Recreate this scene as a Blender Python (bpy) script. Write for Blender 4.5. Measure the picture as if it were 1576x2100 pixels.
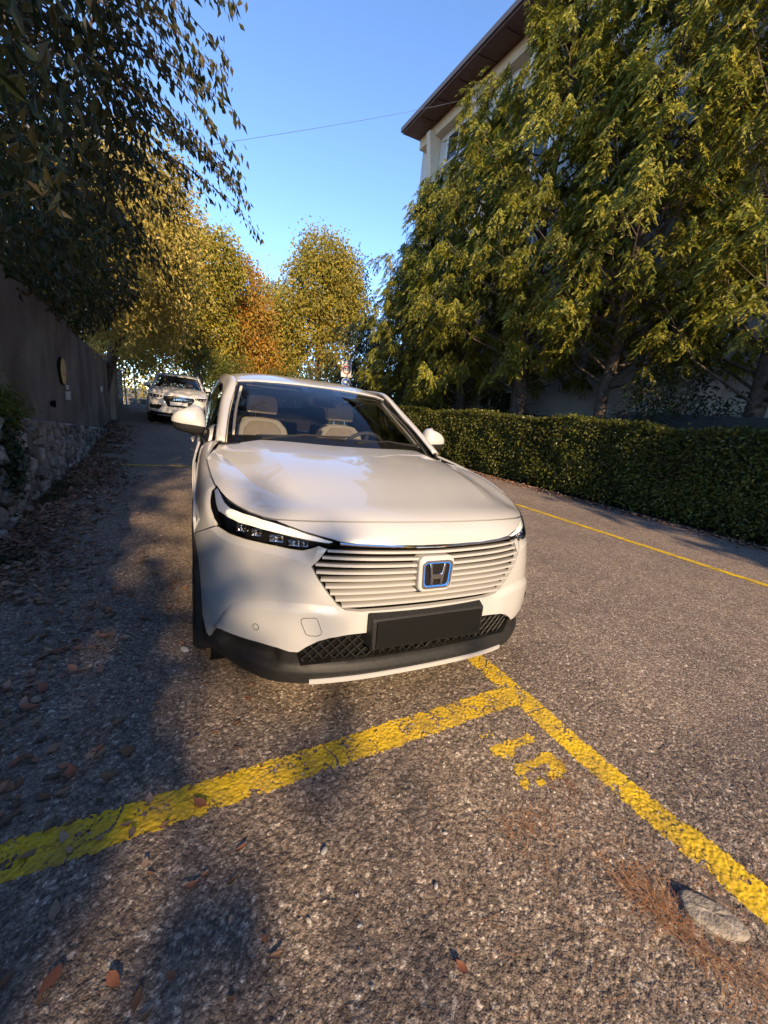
import bpy, bmesh, math, random
import numpy as np
from mathutils import Vector, Matrix
from mathutils.geometry import delaunay_2d_cdt

for o in list(bpy.data.objects): bpy.data.objects.remove(o)
SC = bpy.context.scene
COL = SC.collection
R = math.radians

# ------------------------------------------------------------------ camera, sky, sun, exposure
cam = bpy.data.cameras.new('camera'); camo = bpy.data.objects.new('camera', cam); COL.objects.link(camo)
cam.sensor_fit = 'HORIZONTAL'; cam.sensor_width = 36.0; cam.lens = 36.0*822.05/1576.0
cam.clip_start = 0.05; cam.clip_end = 3000
CAM = Vector((-0.885, -1.290, 1.2985))
yaw, pitch, roll = -0.45445, 0.23606, 0.11014
fwd = Vector((-math.sin(yaw)*math.cos(pitch), math.cos(yaw)*math.cos(pitch), -math.sin(pitch)))
rgt = Vector((math.cos(yaw), math.sin(yaw), 0)); upv = rgt.cross(fwd)
rr = rgt*math.cos(roll) + upv*math.sin(roll); uu = -rgt*math.sin(roll) + upv*math.cos(roll)
camo.matrix_world = Matrix(((rr.x, uu.x, -fwd.x, CAM.x), (rr.y, uu.y, -fwd.y, CAM.y), (rr.z, uu.z, -fwd.z, CAM.z), (0, 0, 0, 1)))
SC.camera = camo

SUN_AZ, SUN_EL = R(6.0), R(26.0)          # light travels towards azimuth SUN_AZ (from +Y, clockwise)
travel = Vector((math.sin(SUN_AZ)*math.cos(SUN_EL), math.cos(SUN_AZ)*math.cos(SUN_EL), -math.sin(SUN_EL)))
world = bpy.data.worlds.new('World'); SC.world = world; world.use_nodes = True
wn = world.node_tree; wn.nodes.clear()
sky = wn.nodes.new('ShaderNodeTexSky'); sky.sky_type = 'NISHITA'; sky.sun_disc = False
sky.sun_elevation = SUN_EL; sky.sun_rotation = math.atan2(-travel.x, -travel.y)
sky.altitude = 400; sky.air_density = 0.7; sky.dust_density = 0.0; sky.ozone_density = 4.0
bg = wn.nodes.new('ShaderNodeBackground'); bg.inputs['Strength'].default_value = 0.15
wo = wn.nodes.new('ShaderNodeOutputWorld')
wn.links.new(sky.outputs[0], bg.inputs[0]); wn.links.new(bg.outputs[0], wo.inputs[0])
sl = bpy.data.lights.new('sun', 'SUN'); sl.energy = 3.4; sl.angle = R(0.6); sl.color = (1.0, 0.72, 0.42)
so = bpy.data.objects.new('sun', sl); COL.objects.link(so)
so.rotation_euler = travel.to_track_quat('-Z', 'Y').to_euler(); so.location = (0, -30, 20)
SC.view_settings.view_transform = 'Standard'; SC.view_settings.look = 'None'
SC.view_settings.exposure = 1.55; SC.view_settings.gamma = 1.0; SC.view_settings.use_curve_mapping = False
SC.cycles.max_bounces = 8; SC.cycles.transparent_max_bounces = 16

rng = np.random.default_rng(7); random.seed(7)
# road frame: u to the right across the road, w along it (rotated a little against the parked car)
TH = R(3.3); EU = np.array([math.cos(TH), math.sin(TH)]); EW = np.array([-math.sin(TH), math.cos(TH)])
def road(u, w, z=0.0):
    p = u*EU + w*EW; return (float(p[0]), float(p[1]), float(z))
LEAN = -0.045                                # true vertical leans against the cambered road

# ------------------------------------------------------------------ mesh helpers
def tag(o, label=None, cat=None, group=None, kind=None):
    if label: o['label'] = label
    if cat: o['category'] = cat
    if group: o['group'] = group
    if kind: o['kind'] = kind
    return o
def empty(name, loc=(0, 0, 0), label=None, cat=None, group=None, rz=0):
    o = bpy.data.objects.new(name, None); COL.objects.link(o); o.location = loc; o.rotation_euler = (0, 0, rz)
    o.empty_display_size = 0.2
    return tag(o, label, cat, group)
def link(name, me, mat=None, parent=None):
    o = bpy.data.objects.new(name, me); COL.objects.link(o)
    if mat is not None:
        for m in (mat if isinstance(mat, (list, tuple)) else [mat]): me.materials.append(m)
    if parent: o.parent = parent
    return o
def npmesh(name, V, F, mat=None, parent=None, smooth=False, cols=None, matidx=None):
    """V (n,3); F (m,k) index array or list of such arrays"""
    me = bpy.data.meshes.new(name)
    Fs = F if isinstance(F, list) else [F]
    Fs = [np.asarray(f, np.int32) for f in Fs if len(f)]
    V = np.asarray(V, np.float32)
    me.vertices.add(len(V)); me.vertices.foreach_set('co', V.ravel())
    idx = np.concatenate([f.ravel() for f in Fs]); tot = np.concatenate([np.full(len(f), f.shape[1], np.int32) for f in Fs])
    st = np.concatenate([[0], np.cumsum(tot)[:-1]]).astype(np.int32)
    me.loops.add(len(idx)); me.loops.foreach_set('vertex_index', idx)
    me.polygons.add(len(tot)); me.polygons.foreach_set('loop_start', st); me.polygons.foreach_set('loop_total', tot)
    if matidx is not None: me.polygons.foreach_set('material_index', np.asarray(matidx, np.int32))
    me.update(calc_edges=True)
    me.polygons.foreach_set('use_smooth', np.full(len(tot), smooth))
    if cols is not None:
        a = me.color_attributes.new('tone', 'FLOAT_COLOR', 'POINT')
        c4 = np.ones((len(V), 4), np.float32); c4[:, :cols.shape[1]] = cols; a.data.foreach_set('color', c4.ravel())
    return link(name, me, mat, parent)
class MB:
    """collects simple solids into one mesh"""
    def __init__(s): s.v = []; s.f = []
    def add(s, V, F):
        n = len(s.v); s.v += [tuple(map(float, p)) for p in V]; s.f += [tuple(i+n for i in f) for f in F]; return s
    def box(s, a, b, M=None):
        x0, y0, z0 = a; x1, y1, z1 = b
        V = [(x0,y0,z0),(x1,y0,z0),(x1,y1,z0),(x0,y1,z0),(x0,y0,z1),(x1,y0,z1),(x1,y1,z1),(x0,y1,z1)]
        if M: V = [tuple(M @ Vector(p)) for p in V]
        return s.add(V, [(0,3,2,1),(4,5,6,7),(0,1,5,4),(1,2,6,5),(2,3,7,6),(3,0,4,7)])
    def hexa(s, P):   # 8 points, bottom 4 then top 4
        return s.add(P, [(0,3,2,1),(4,5,6,7),(0,1,5,4),(1,2,6,5),(2,3,7,6),(3,0,4,7)])
    def prism(s, poly, f0, f1):
        """poly list of 2d, f0/f1 map 2d->3d for the two caps"""
        n = len(poly); V = [f0(p) for p in poly] + [f1(p) for p in poly]
        return s.add(V, [tuple(range(n-1, -1, -1)), tuple(range(n, 2*n))] + [(i, (i+1) % n, n+(i+1) % n, n+i) for i in range(n)])
    def tube(s, pts, rad, n=8, cap=True):
        pts = [Vector(p) for p in pts]; rad = rad if isinstance(rad, (list, tuple)) else [rad]*len(pts)
        V = []; u = None
        for i, p in enumerate(pts):
            d = (pts[min(i+1, len(pts)-1)] - pts[max(i-1, 0)]).normalized()
            if u is None: u = d.orthogonal().normalized()
            else: u = (u - d*u.dot(d)).normalized()
            w = d.cross(u)
            for k in range(n):
                a = 2*math.pi*k/n; V.append(p + (u*math.cos(a) + w*math.sin(a))*rad[i])
        F = [(i*n+k, i*n+(k+1) % n, (i+1)*n+(k+1) % n, (i+1)*n+k) for i in range(len(pts)-1) for k in range(n)]
        if cap: F += [tuple(range(n-1, -1, -1)), tuple((len(pts)-1)*n+k for k in range(n))]
        return s.add(V, F)
    def lathe(s, prof, c, axis, up, n=32):
        """prof (r,h) list swept round axis at c"""
        c = Vector(c); axis = Vector(axis).normalized(); u = Vector(up).normalized(); w = axis.cross(u)
        V = [c + axis*h + (u*math.cos(2*math.pi*k/n) + w*math.sin(2*math.pi*k/n))*r for r, h in prof for k in range(n)]
        F = [(i*n+k, i*n+(k+1) % n, (i+1)*n+(k+1) % n, (i+1)*n+k) for i in range(len(prof)-1) for k in range(n)]
        return s.add(V, F)
    def build(s, name, mat, parent=None, smooth=False, bevel=0, seg=2, sub=0):
        me = bpy.data.meshes.new(name); me.from_pydata(s.v, [], s.f); me.update()
        if smooth: me.polygons.foreach_set('use_smooth', [True]*len(me.polygons))
        if smooth and not sub: 
            try: me.set_sharp_from_angle(angle=R(38))
            except Exception: pass
        o = link(name, me, mat, parent)
        if bevel:
            m = o.modifiers.new('b', 'BEVEL'); m.width = bevel; m.segments = seg; m.limit_method = 'ANGLE'; m.angle_limit = R(30); m.harden_normals = False
        if sub:
            m = o.modifiers.new('s', 'SUBSURF'); m.levels = sub; m.render_levels = sub
        return o
def inpoly(P, poly):
    P = np.atleast_2d(P); poly = np.asarray(poly); x, y = P[:, 0], P[:, 1]; c = np.zeros(len(P), bool)
    j = len(poly)-1
    for i in range(len(poly)):
        xi, yi = poly[i]; xj, yj = poly[j]
        with np.errstate(divide='ignore', invalid='ignore'):
            c ^= ((yi > y) != (yj > y)) & (x < (xj-xi)*(y-yi)/(yj-yi+1e-12)+xi)
        j = i
    return c
def distpoly(P, poly, closed=True):
    P = np.atleast_2d(P); A = np.asarray(poly, float); B = np.roll(A, -1, 0) if closed else A[1:]
    if not closed: A = A[:-1]
    d = np.full(len(P), 1e9)
    for a, b in zip(A, B):
        ab = b-a; t = np.clip(((P-a)@ab)/(ab@ab+1e-12), 0, 1); d = np.minimum(d, np.linalg.norm(P-(a+t[:, None]*ab), axis=1))
    return d
def smooth01(x): x = np.clip(x, 0, 1); return x*x*(3-2*x)
def vnoise(P, scale, seed=0):
    """cheap smooth value noise, P (n,2|3) -> 0..1"""
    P = np.asarray(P, float)*scale; i = np.floor(P).astype(np.int64); f = P-i; f = f*f*(3-2*f); k = P.shape[1]; out = np.zeros(len(P))
    for c in range(2**k):
        w = np.ones(len(P)); h = np.full(len(P), seed*1013904223, np.int64)
        for d in range(k):
            b = (c >> d) & 1; w = w*(f[:, d] if b else 1-f[:, d]); h = h*1664525 + (i[:, d]+b)*(374761393, 668265263, 2147483647)[d]
        h = (h ^ (h >> 13))*1274126177 & 0x7fffffff; out += w*((h ^ (h >> 16)) & 0xffff)/65535.0
    return out

# ------------------------------------------------------------------ materials
def mat(name, base=(.5, .5, .5), rough=.5, metal=0, coat=0, coat_rough=.03, spec=.5, trans=0, ior=1.45):
    m = bpy.data.materials.new(name); m.use_nodes = True
    b = m.node_tree.nodes['Principled BSDF']
    b.inputs['Base Color'].default_value = (*base, 1); b.inputs['Roughness'].default_value = rough; b.inputs['Metallic'].default_value = metal
    b.inputs['Coat Weight'].default_value = coat; b.inputs['Coat Roughness'].default_value = coat_rough
    b.inputs['Specular IOR Level'].default_value = spec; b.inputs['Transmission Weight'].default_value = trans; b.inputs['IOR'].default_value = ior
    return m
def N(m, t, **kw):
    n = m.node_tree.nodes.new(t)
    for k, v in kw.items():
        if k in n.inputs: n.inputs[k].default_value = v
        else: setattr(n, k, v)
    return n
def L(m, a, b): m.node_tree.links.new(a, b)
def ramp(m, fac, stops, interp='LINEAR'):
    r = N(m, 'ShaderNodeValToRGB'); r.color_ramp.interpolation = interp
    e = r.color_ramp.elements
    while len(e) < len(stops): e.new(0.5)
    for i, (p, c) in enumerate(stops): e[i].position = p; e[i].color = (*c, 1) if len(c) == 3 else c
    L(m, fac, r.inputs[0]); return r
def mixc(m, fac, a, b, mode='MIX'):
    x = N(m, 'ShaderNodeMix', data_type='RGBA', blend_type=mode)
    for sock, v in ((x.inputs[0], fac), (x.inputs[6], a), (x.inputs[7], b)):
        if isinstance(v, (int, float)): sock.default_value = v
        elif isinstance(v, tuple): sock.default_value = (*v, 1)
        else: L(m, v, sock)
    return x.outputs[2]
def coord(m, kind='Object', scale=(1, 1, 1)):
    c = N(m, 'ShaderNodeTexCoord'); mp = N(m, 'ShaderNodeMapping'); mp.inputs['Scale'].default_value = scale
    L(m, c.outputs[kind], mp.inputs[0]); return mp.outputs[0]
def geopos(m):
    g = N(m, 'ShaderNodeNewGeometry'); return g.outputs['Position']
def bump(m, h, strength=.3, dist=.01):
    b = N(m, 'ShaderNodeBump', Strength=strength, Distance=dist); L(m, h, b.inputs['Height'])
    p = m.node_tree.nodes['Principled BSDF']; L(m, b.outputs[0], p.inputs['Normal']); return b
def bsdf(m): return m.node_tree.nodes['Principled BSDF']

def noisy(name, c1, c2, scale=4, rough=.8, bump_s=.3, bscale=40, bdist=.01, detail=6, stops=(.35, .65), spec=.3):
    m = mat(name, c1, rough, spec=spec); p = geopos(m)
    n = N(m, 'ShaderNodeTexNoise', Scale=scale, Detail=detail); L(m, p, n.inputs['Vector'])
    r = ramp(m, n.outputs[0], [(stops[0], c1), (stops[1], c2)]); L(m, r.outputs[0], bsdf(m).inputs['Base Color'])
    n2 = N(m, 'ShaderNodeTexNoise', Scale=bscale, Detail=8); L(m, p, n2.inputs['Vector']); bump(m, n2.outputs[0], bump_s, bdist)
    return m
def leafmat(name, cols, trans=.35, rough=.5, spec=.4, hue=.0):
    """leaf: colour varies leaf by leaf, light shines through"""
    m = mat(name, cols[0], rough, spec=spec); nt = m.node_tree
    g = N(m, 'ShaderNodeNewGeometry')
    k = len(cols); r = ramp(m, g.outputs['Random Per Island'], [((i+.5)/k, c) for i, c in enumerate(cols)])
    n = N(m, 'ShaderNodeTexNoise', Scale=.9, Detail=2); L(m, g.outputs['Position'], n.inputs['Vector'])
    v = N(m, 'ShaderNodeHueSaturation'); L(m, r.outputs[0], v.inputs['Color'])
    mm = N(m, 'ShaderNodeMapRange'); L(m, n.outputs[0], mm.inputs[0]); mm.inputs[1].default_value = .3; mm.inputs[2].default_value = .7; mm.inputs[3].default_value = .7; mm.inputs[4].default_value = 1.25
    L(m, mm.outputs[0], v.inputs['Value'])
    b = bsdf(m); L(m, v.outputs[0], b.inputs['Base Color'])
    t = N(m, 'ShaderNodeBsdfTranslucent'); L(m, v.outputs[0], t.inputs[0])
    mx = N(m, 'ShaderNodeMixShader'); mx.inputs[0].default_value = trans
    L(m, b.outputs[0], mx.inputs[1]); L(m, t.outputs[0], mx.inputs[2]); L(m, mx.outputs[0], nt.nodes['Material Output'].inputs[0])
    return m
def glassmat(name, tint=(.9, .95, .95), ior=1.5, rough=0.0, boost=1.0):
    m = bpy.data.materials.new(name); m.use_nodes = True; nt = m.node_tree; nt.nodes.remove(nt.nodes['Principled BSDF'])
    t = N(m, 'ShaderNodeBsdfTransparent'); t.inputs[0].default_value = (*tint, 1)
    g = N(m, 'ShaderNodeBsdfGlossy'); g.inputs['Roughness'].default_value = rough
    f = N(m, 'ShaderNodeFresnel', IOR=ior); mp = N(m, 'ShaderNodeMath', operation='MULTIPLY'); mp.use_clamp = True; mp.inputs[1].default_value = boost
    L(m, f.outputs[0], mp.inputs[0])
    x = N(m, 'ShaderNodeMixShader'); L(m, mp.outputs[0], x.inputs[0]); L(m, t.outputs[0], x.inputs[1]); L(m, g.outputs[0], x.inputs[2])
    L(m, x.outputs[0], nt.nodes['Material Output'].inputs[0]); return m

M = {}
# asphalt: exposed aggregate, tone from the mesh near by and cells farther off
def asphalt():
    m = mat('asphalt', (.08, .075, .07), .85, spec=.25); p = geopos(m)
    vo = N(m, 'ShaderNodeTexVoronoi', Scale=95); L(m, p, vo.inputs['Vector'])
    sep = N(m, 'ShaderNodeSeparateColor'); L(m, vo.outputs['Color'], sep.inputs[0])
    agg = ramp(m, sep.outputs[0], [(0, (.095, .085, .08)), (.45, (.17, .145, .13)), (.8, (.235, .20, .175)), (.95, (.31, .28, .25)), (1, (.48, .46, .43))])
    n1 = N(m, 'ShaderNodeTexNoise', Scale=1.1, Detail=5); L(m, p, n1.inputs['Vector'])
    n2 = N(m, 'ShaderNodeTexNoise', Scale=9, Detail=6); L(m, p, n2.inputs['Vector'])
    big = ramp(m, n1.outputs[0], [(.3, (.85, .85, .86)), (.7, (1.14, 1.12, 1.08))])
    mid = ramp(m, n2.outputs[0], [(.32, (.82, .81, .81)), (.62, (1.08, 1.07, 1.06))])
    at = N(m, 'ShaderNodeAttribute', attribute_name='tone')
    near = mixc(m, at.outputs['Alpha'], agg.outputs[0], at.outputs['Color'])
    vf = N(m, 'ShaderNodeTexVoronoi', Scale=230); L(m, p, vf.inputs['Vector']); sf = N(m, 'ShaderNodeSeparateColor'); L(m, vf.outputs['Color'], sf.inputs[0])
    grit = ramp(m, sf.outputs[1], [(0, (.50, .49, .49)), (.35, (.85, .84, .83)), (.8, (1.15, 1.13, 1.1)), (.93, (1.4, 1.38, 1.35)), (1, (2.3, 2.3, 2.25))])
    near = mixc(m, .85, near, grit.outputs[0], 'MULTIPLY')
    c = mixc(m, 1.0, near, big.outputs[0], 'MULTIPLY'); c = mixc(m, .8, c, mid.outputs[0], 'MULTIPLY')
    c = mixc(m, 1.0, c, (1.05, 1.0, .95), 'MULTIPLY')
    L(m, c, bsdf(m).inputs['Base Color'])
    vb = N(m, 'ShaderNodeTexVoronoi', Scale=95); L(m, p, vb.inputs['Vector'])
    nb = N(m, 'ShaderNodeTexNoise', Scale=60, Detail=5); L(m, p, nb.inputs['Vector'])
    ad = N(m, 'ShaderNodeMath', operation='SUBTRACT'); L(m, nb.outputs[0], ad.inputs[0]); vs = N(m, 'ShaderNodeMath', operation='MULTIPLY_ADD'); L(m, vf.outputs['Distance'], vs.inputs[0]); vs.inputs[1].default_value = .6; L(m, vb.outputs['Distance'], vs.inputs[2]); L(m, vs.outputs[0], ad.inputs[1])
    bump(m, ad.outputs[0], .6, .005)
    return m
M['asphalt'] = asphalt()
M['yellow'] = noisy('yellow_road_paint', (.60, .41, .02), (.36, .25, .04), 7, .7, .5, 160, .003)
M['paint'] = mat('pearl_white_paint', (.405, .406, .41), .32, coat=1.0, coat_rough=.02, spec=.5)
M['paint_far'] = mat('plain_white_paint', (.66, .65, .63), .3, coat=1.0, coat_rough=.02)
M['gap'] = mat('panel_gap_black', (.006, .006, .006), .9, spec=.1)
M['plastic'] = noisy('black_textured_plastic', (.012, .012, .013), (.018, .018, .018), 60, .55, .25, 900, .0006)
M['gloss'] = mat('gloss_black', (.008, .008, .009), .12, coat=.6)
M['rubber'] = noisy('tyre_rubber', (.018, .018, .018), (.028, .027, .026), 40, .85, .3, 200, .002)
M['chrome'] = mat('chrome', (.82, .82, .83), .06, 1)
M['dchrome'] = mat('dark_chrome', (.52, .52, .53), .14, 1)
M['silver'] = mat('satin_silver', (.60, .60, .61), .35, .45)
M['alloy'] = mat('alloy_wheel', (.40, .40, .41), .3, 1)
M['blue'] = mat('blue_enamel', (.03, .16, .60), .2, coat=.6)
M['screen'] = glassmat('windscreen_glass', (.97, .98, .98), 1.52, 0, .85)
M['sideglass'] = glassmat('tinted_side_glass', (.10, .11, .12), 1.52, 0, 1.1)
M['lens'] = glassmat('headlamp_lens', (.95, .96, .97), 1.45, 0, .9)
M['drl'] = mat('light_guide_white', (.93, .93, .92), .18, coat=.8)
M['reflector'] = mat('lamp_reflector', (.75, .75, .76), .12, 1)
M['beige'] = noisy('greige_seat_fabric', (.60, .52, .41), (.68, .60, .48), 14, .9, .4, 500, .001)
M['cream'] = mat('cream_seat_bolster', (.76, .72, .64), .7)
M['dark'] = noisy('dark_dash_plastic', (.022, .023, .026), (.030, .031, .034), 20, .65, .2, 500, .0006)
M['liner'] = mat('light_headliner', (.70, .67, .58), .9)
M['carpet'] = mat('interior_carpet', (.02, .02, .022), .95)
M['plate_black'] = mat('number_plate_black', (.004, .004, .004), .6, spec=.2)
M['plate_white'] = mat('number_plate_white', (.70, .70, .68), .4)
M['amber'] = mat('orange_carton', (.65, .20, .05), .6)
M['paper'] = mat('white_paper', (.75, .74, .70), .7)

# walls
def wallmat(name, a, b, streak, sc=1.5):
    m = mat(name, a, .9, spec=.2); p = geopos(m)
    n = N(m, 'ShaderNodeTexNoise', Scale=sc, Detail=8, Roughness=.65); L(m, p, n.inputs['Vector'])
    r = ramp(m, n.outputs[0], [(.3, a), (.7, b)])
    mp = N(m, 'ShaderNodeMapping'); mp.inputs['Scale'].default_value = (.7, .7, .5); L(m, p, mp.inputs[0])
    n2 = N(m, 'ShaderNodeTexNoise', Scale=1.6, Detail=6); L(m, mp.outputs[0], n2.inputs['Vector'])
    k = ramp(m, n2.outputs[0], [(.42, (0, 0, 0)), (.68, (1, 1, 1))])
    c = mixc(m, k.outputs[0], r.outputs[0], streak); L(m, c, bsdf(m).inputs['Base Color'])
    n3 = N(m, 'ShaderNodeTexNoise', Scale=70, Detail=8); L(m, p, n3.inputs['Vector']); bump(m, n3.outputs[0], .5, .012)
    return m
M['plaster'] = wallmat('old_grey_render', (.135, .127, .12), (.25, .235, .215), (.10, .086, .08))
M['mortar'] = noisy('dark_mortar', (.035, .033, .030), (.065, .060, .055), 14, .95, .6, 60, .02)
def stonemat():
    m = mat('rubble_stone', (.2, .2, .2), .85, spec=.25); p = geopos(m); oi = N(m, 'ShaderNodeObjectInfo')
    r0 = ramp(m, oi.outputs['Random'], [(0, (.13, .13, .135)), (.4, (.20, .195, .19)), (.75, (.28, .27, .26)), (1, (.40, .40, .40))])
    n = N(m, 'ShaderNodeTexNoise', Scale=14, Detail=8, Roughness=.7); L(m, p, n.inputs['Vector'])
    r1 = ramp(m, n.outputs[0], [(.3, (.5, .5, .5)), (.72, (1.25, 1.22, 1.18))])
    L(m, mixc(m, 1.0, r0.outputs[0], r1.outputs[0], 'MULTIPLY'), bsdf(m).inputs['Base Color'])
    n3 = N(m, 'ShaderNodeTexNoise', Scale=45, Detail=8); L(m, p, n3.inputs['Vector']); bump(m, n3.outputs[0], .7, .02)
    return m
M['stone'] = stonemat()
M['pillar'] = wallmat('pale_render', (.30, .25, .19), (.38, .31, .23), (.20, .16, .12))
M['facade'] = wallmat('cream_facade_render', (.52, .49, .46), (.58, .55, .51), (.48, .45, .42), .6)
M['facade_dark'] = noisy('grey_plinth', (.16, .15, .14), (.20, .19, .175), 2, .9, .3, 50, .01)
M['soffit'] = noisy('brown_timber', (.085, .040, .028), (.12, .060, .042), 3, .6, .3, 40, .008)
M['fascia'] = mat('dark_metal_fascia', (.10, .085, .08), .5)
M['column'] = noisy('ochre_column', (.56, .45, .33), (.60, .49, .36), 3, .8, .2, 60, .006)
M['frame'] = mat('white_window_frame', (.72, .72, .70), .45)
M['pane'] = mat('window_pane', (.02, .025, .03), .05, spec=.8)
M['pole'] = mat('galvanised_pole', (.34, .35, .36), .45, .8)
M['bluepanel'] = noisy('dark_blue_panel', (.03, .045, .085), (.045, .06, .11), 3, .6, .2, 30, .006)
M['cable'] = mat('overhead_cable', (.10, .13, .18), .6)
M['signwhite'] = mat('sign_white', (.50, .49, .48), .5)
M['signred'] = mat('sign_red', (.42, .012, .016), .45)
M['signblack'] = mat('sign_black', (.01, .01, .01), .5)
M['signblue'] = mat('sign_blue', (.02, .085, .33), .45)
M['darkwall'] = noisy('dark_retaining_wall', (.030, .030, .030), (.045, .044, .042), 3, .9, .5, 40, .01)
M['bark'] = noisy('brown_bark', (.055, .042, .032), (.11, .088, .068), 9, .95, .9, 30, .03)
M['bark_sunlit'] = noisy('pale_sunlit_bark', (.20, .155, .115), (.30, .24, .18), 9, .95, .9, 30, .03)  # lighter copy of the brown bark, sunlight put into the colour
M['soil'] = noisy('leafy_soil', (.035, .026, .019), (.065, .048, .034), 12, .95, .8, 60, .02)
# leaves
M['leaf_cherry'] = leafmat('dull_green_cherry_leaf', [(.024, .038, .013), (.036, .050, .015), (.05, .056, .018), (.07, .062, .020), (.10, .075, .022)], .35, .45)
M['leaf_gold'] = leafmat('gold_green_leaf', [(.22, .23, .035), (.30, .27, .04), (.38, .29, .04), (.45, .34, .055), (.24, .25, .04)], .4)
M['leaf_orange'] = leafmat('orange_yellow_leaf', [(.36, .23, .035), (.42, .22, .03), (.44, .20, .035), (.30, .24, .04), (.42, .20, .05), (.28, .24, .045)], .38)
M['leaf_pale'] = leafmat('pale_yellow_leaf', [(.36, .30, .07), (.46, .36, .09), (.27, .24, .05), (.52, .42, .12)], .4)
M['leaf_oak'] = leafmat('olive_gold_oak_leaf', [(.24, .23, .04), (.31, .27, .045), (.37, .30, .05), (.20, .20, .04), (.42, .31, .05)], .38)
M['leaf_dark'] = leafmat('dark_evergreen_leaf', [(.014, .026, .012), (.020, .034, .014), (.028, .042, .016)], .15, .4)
M['leaf_yew'] = leafmat('yew_needles', [(.12, .14, .02), (.19, .20, .025), (.27, .25, .03), (.33, .29, .035), (.10, .12, .02)], .33, .5)
M['leaf_hedge'] = leafmat('hedge_leaf', [(.045, .062, .013), (.07, .088, .016), (.11, .118, .020), (.17, .158, .026), (.055, .064, .014)], .3, .4)
M['leaf_bush'] = leafmat('bright_bush_leaf', [(.055, .085, .014), (.080, .11, .018), (.11, .13, .022), (.14, .14, .028)], .3)
M['leaf_litter'] = leafmat('dry_fallen_leaf', [(.14, .075, .042), (.21, .125, .075), (.29, .19, .125), (.25, .10, .058), (.36, .26, .19), (.11, .08, .055)], .1, .8)
M['needle'] = leafmat('rusty_pine_needle', [(.20, .080, .032), (.30, .125, .05), (.38, .19, .085), (.16, .075, .04), (.42, .26, .14)], .1, .7)
M['twig'] = leafmat('dry_twig', [(.07, .05, .035), (.14, .105, .075), (.20, .15, .10)], .0, .9)
M['pebble'] = leafmat('loose_pebble', [(.14, .13, .125), (.24, .235, .23), (.36, .36, .36), (.19, .17, .15), (.09, .085, .085)], .0, .8)
M['grass'] = leafmat('dull_grass', [(.020, .034, .012), (.032, .046, .015), (.06, .062, .022)], .2, .6)
M['signyellow'] = noisy('weathered_yellow_sign', (.50, .36, .10), (.58, .44, .16), 9, .5, .1, 60, .002)
M['capstone'] = noisy('gritty_granite', (.17, .15, .125), (.30, .27, .235), 40, .95, .9, 140, .006)

# ------------------------------------------------------------------ ground
def axis(lo, c0, c1, hi, d, g=1.05, dmax=6.0):
    a = list(np.arange(c0, c1, d)); x, s = a[-1], d
    while x < hi: s = min(s*g, dmax) if x < c1+60 else s*1.2; x += s; a.append(x)
    b = []; x, s = c0, d
    while x > lo: s = min(s*g, dmax) if x > c0-60 else s*1.2; x -= s; b.append(x)
    return np.array(b[::-1]+a)
SPC = 0.0098
def cells(P, seed, spc):
    """jittered cell pattern: distance to nearest and random value of it"""
    g = np.floor(P/spc).astype(np.int64); best = np.full(len(P), 9.0); val = np.zeros(len(P)); v2 = np.zeros(len(P))
    for dx in (-1, 0, 1):
        for dy in (-1, 0, 1):
            c = g+np.array([dx, dy]); h = (c[:, 0]*73856093) ^ (c[:, 1]*19349663) ^ (seed*83492791)
            h = (h ^ (h >> 15))*2246822519 & 0xffffffff; h = (h ^ (h >> 13))*3266489917 & 0xffffffff; h = h ^ (h >> 16)
            r1 = (h & 1023)/1023.0; r2 = ((h >> 10) & 1023)/1023.0; r3 = ((h >> 20) & 1023)/1023.0
            d = np.hypot((c[:, 0]+.1+.8*r1)-P[:, 0]/spc, (c[:, 1]+.1+.8*r2)-P[:, 1]/spc)/(0.72+.5*r3)
            k = d < best; best[k] = d[k]; val[k] = r3[k]; v2[k] = r1[k]
    return best, val, v2
def ground_base(P):
    """slow undulation of the worn surface (assumed root heave at the right, sloped from the sun to darken it)"""
    z = .010*(vnoise(P, 1.7, 3)-.5) + .006*(vnoise(P, 6.0, 4)-.5)
    heave = smooth01((P[:, 0]-.45)/.5)*smooth01((-.42-P[:, 1])/.55)*smooth01((3-P[:, 0])/1.5)
    rise = .032*np.clip(P[:, 1]-7.5, 0, 14)            # the lane climbs gently
    return z*smooth01((6-np.hypot(P[:, 0], P[:, 1]))/3) + .045*heave + rise
def ground_h(P, fade):
    d, v, _ = cells(P, 5, SPC)
    st = np.clip(1-d*d*1.5, 0, 1)**.6*(.35+.65*v)
    d2, v2, _ = cells(P, 11, .006)
    fine = np.clip(1-d2*d2*1.6, 0, 1)*v2
    crack = np.abs(vnoise(P, 3.1, 8)+.35*vnoise(P, 11, 9)-.68); crack = smooth01(1-crack/.018)*.6
    return ground_base(P) + fade*(.0046*st + .0020*fine - .0022 - .005*crack)
xs = axis(-420, -1.25, 1.2, 420, .0054); ys = axis(-260, -1.0, .30, 640, .0054)
X, Y = np.meshgrid(xs, ys); P2 = np.stack([X.ravel(), Y.ravel()], 1)
dx = np.gradient(xs); dy = np.gradient(ys); step = np.maximum(*np.meshgrid(dx, dy)).ravel()
fade = smooth01((.016-step)/.008)
Z = np.zeros(len(P2)); nearm = np.hypot(P2[:, 0], P2[:, 1]) < 900
Z[nearm] = ground_h(P2[nearm], fade[nearm])
d, v, v2 = cells(P2[nearm], 5, SPC)
tone = np.zeros((len(P2), 4)); 
pal = np.array([(.085, .076, .072), (.135, .117, .107), (.175, .151, .135), (.215, .185, .163), (.28, .25, .22), (.46, .44, .41)]); px = np.array([0, .3, .55, .78, .93, 1])
tc = np.stack([np.interp(v2, px, pal[:, i]) for i in range(3)], 1)*(1-.55*smooth01((d-.55)/.4))[:, None]
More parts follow.
